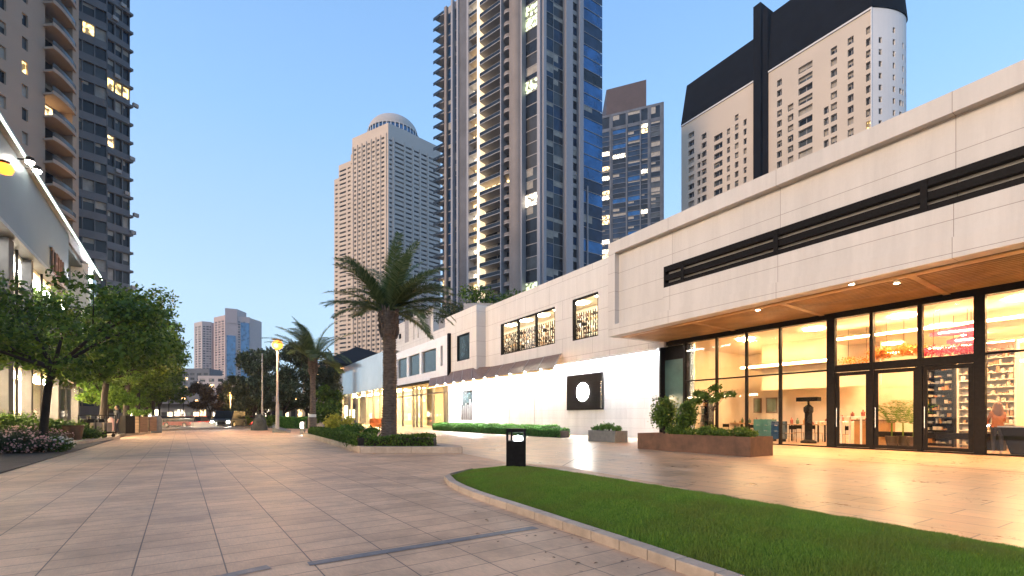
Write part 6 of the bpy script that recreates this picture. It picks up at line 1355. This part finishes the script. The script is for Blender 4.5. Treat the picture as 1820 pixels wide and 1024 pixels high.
person('person with long brown hair in orange top and dark trousers behind the right glass', Xp, Yp, .02, R(-20), 1.80, [('cloth_dark', .10, .92), ('cloth_orange', .92, 1.49), ('skin', 1.49, 3), ('shoe_pale', -1, .10)], [((.22, .06, 1.16), (.18, .25, 1.02)), ((.22, .06, 1.16), (.18, .25, 1.02))], .03, ('hair_brown', .42))
Yp = 29.0; Xp = T(208)*Yp
person('person in dark clothes standing at the left kerb beside the trolleys', Xp, Yp, .16, R(150), 1.86, [('cloth_dark', .10, 1.49), ('skin', 1.49, 3), ('shoe_pale', -1, .10)], relaxed, .10, ('hair_dark', .14))
q = MB(); q.lathe([(.02, .25), (.16, .3), (.19, .6), (.17, 1.0), (.06, 1.1)], 0, 0, 14); q.v = [(Xp-.05+x_*1.0, Yp-.38+y_*.45, z_+.2) for x_, y_, z_ in q.v]; tag(q.build('garment_bag', 'cloth_pink'), 'pale pink long bag held by the person at the left kerb', 'bag')

# ------------------------------------------------------------------ sky, sun, camera
w = bpy.data.worlds.new('World'); sc.world = w; w.use_nodes = True; nt = w.node_tree; bg = nt.nodes['Background']
sky = nt.nodes.new('ShaderNodeTexSky'); sky.sky_type = 'NISHITA'; sky.sun_disc = False
SUN_EL, SUN_AZ = 5.0, 232.0
sky.sun_elevation = R(SUN_EL); sky.sun_rotation = R(SUN_AZ); sky.air_density = 1.0; sky.dust_density = 1.5; sky.ozone_density = 3.0; sky.altitude = 0
nt.links.new(sky.outputs[0], bg.inputs[0]); bg.inputs[1].default_value = SKY_STRENGTH
# the deep blue of dusk, paler towards the horizon, added to the Nishita afterglow
tc = nt.nodes.new('ShaderNodeTexCoord'); sp = nt.nodes.new('ShaderNodeSeparateXYZ'); rp = nt.nodes.new('ShaderNodeValToRGB'); b2 = nt.nodes.new('ShaderNodeBackground'); ad = nt.nodes.new('ShaderNodeAddShader')
nt.links.new(tc.outputs['Generated'], sp.inputs[0]); nt.links.new(sp.outputs[2], rp.inputs[0]); nt.links.new(rp.outputs[0], b2.inputs[0]); b2.inputs[1].default_value = 1.0
er = rp.color_ramp; er.elements[0].position = 0; er.elements[0].color = (.225, .29, .36, 1); er.elements[1].position = 1; er.elements[1].color = (.03, .09, .22, 1)
e = er.elements.new(.22); e.color = (.20, .27, .35, 1); e = er.elements.new(.5); e.color = (.12, .21, .35, 1)
nt.links.new(bg.outputs[0], ad.inputs[0]); nt.links.new(b2.outputs[0], ad.inputs[1]); nt.links.new(ad.outputs[0], nt.nodes['World Output'].inputs[0])
sl_ = bpy.data.lights.new('sun', 'SUN'); sl_.energy = 1.0; sl_.angle = R(12); sl_.color = (1, .70, .46); so = bpy.data.objects.new('sun', sl_); col.objects.link(so)
dv = Vector((math.sin(R(SUN_AZ))*math.cos(R(SUN_EL+14)), math.cos(R(SUN_AZ))*math.cos(R(SUN_EL+14)), math.sin(R(SUN_EL+14)))); so.rotation_euler = dv.to_track_quat('Z', 'Y').to_euler()
q = MB(); q.box(-420, 420, -40, 760, -1.1, 260)
hz = q.build('haze', 'asphalt'); hz.data.materials.clear(); hm_ = bpy.data.materials.new('haze'); hm_.use_nodes = True; hn = hm_.node_tree; hn.nodes.remove(hn.nodes['Principled BSDF']); pvn = hn.nodes.new('ShaderNodeVolumePrincipled')
pvn.inputs['Color'].default_value = (.76, .88, 1, 1); pvn.inputs['Density'].default_value = .0002; pvn.inputs['Anisotropy'].default_value = .3; hn.links.new(pvn.outputs[0], hn.nodes['Material Output'].inputs['Volume']); hz.data.materials.append(hm_); tag(hz, kind='stuff')
cam = bpy.data.cameras.new('camera'); co = bpy.data.objects.new('camera', cam); col.objects.link(co); co.location = (0, 0, EYE); co.rotation_euler = (R(90), 0, 0)
cam.sensor_width = 36; cam.lens = 36*F/1820; cam.shift_y = (HY-512)/1820; cam.clip_end = 8000; cam.clip_start = .1; sc.camera = co
vs = sc.view_settings; vs.view_transform = 'Standard'; vs.look = 'None'; vs.exposure = EXPOSURE; vs.gamma = 1
sc.render.engine = 'CYCLES'; cy = sc.cycles; cy.use_denoising = True; cy.max_bounces = 6; cy.diffuse_bounces = 3; cy.glossy_bounces = 3; cy.transparent_max_bounces = 12; cy.sample_clamp_indirect = 6; cy.caustics_reflective = False; cy.caustics_refractive = False
try: cy.use_light_tree = True
except Exception: pass
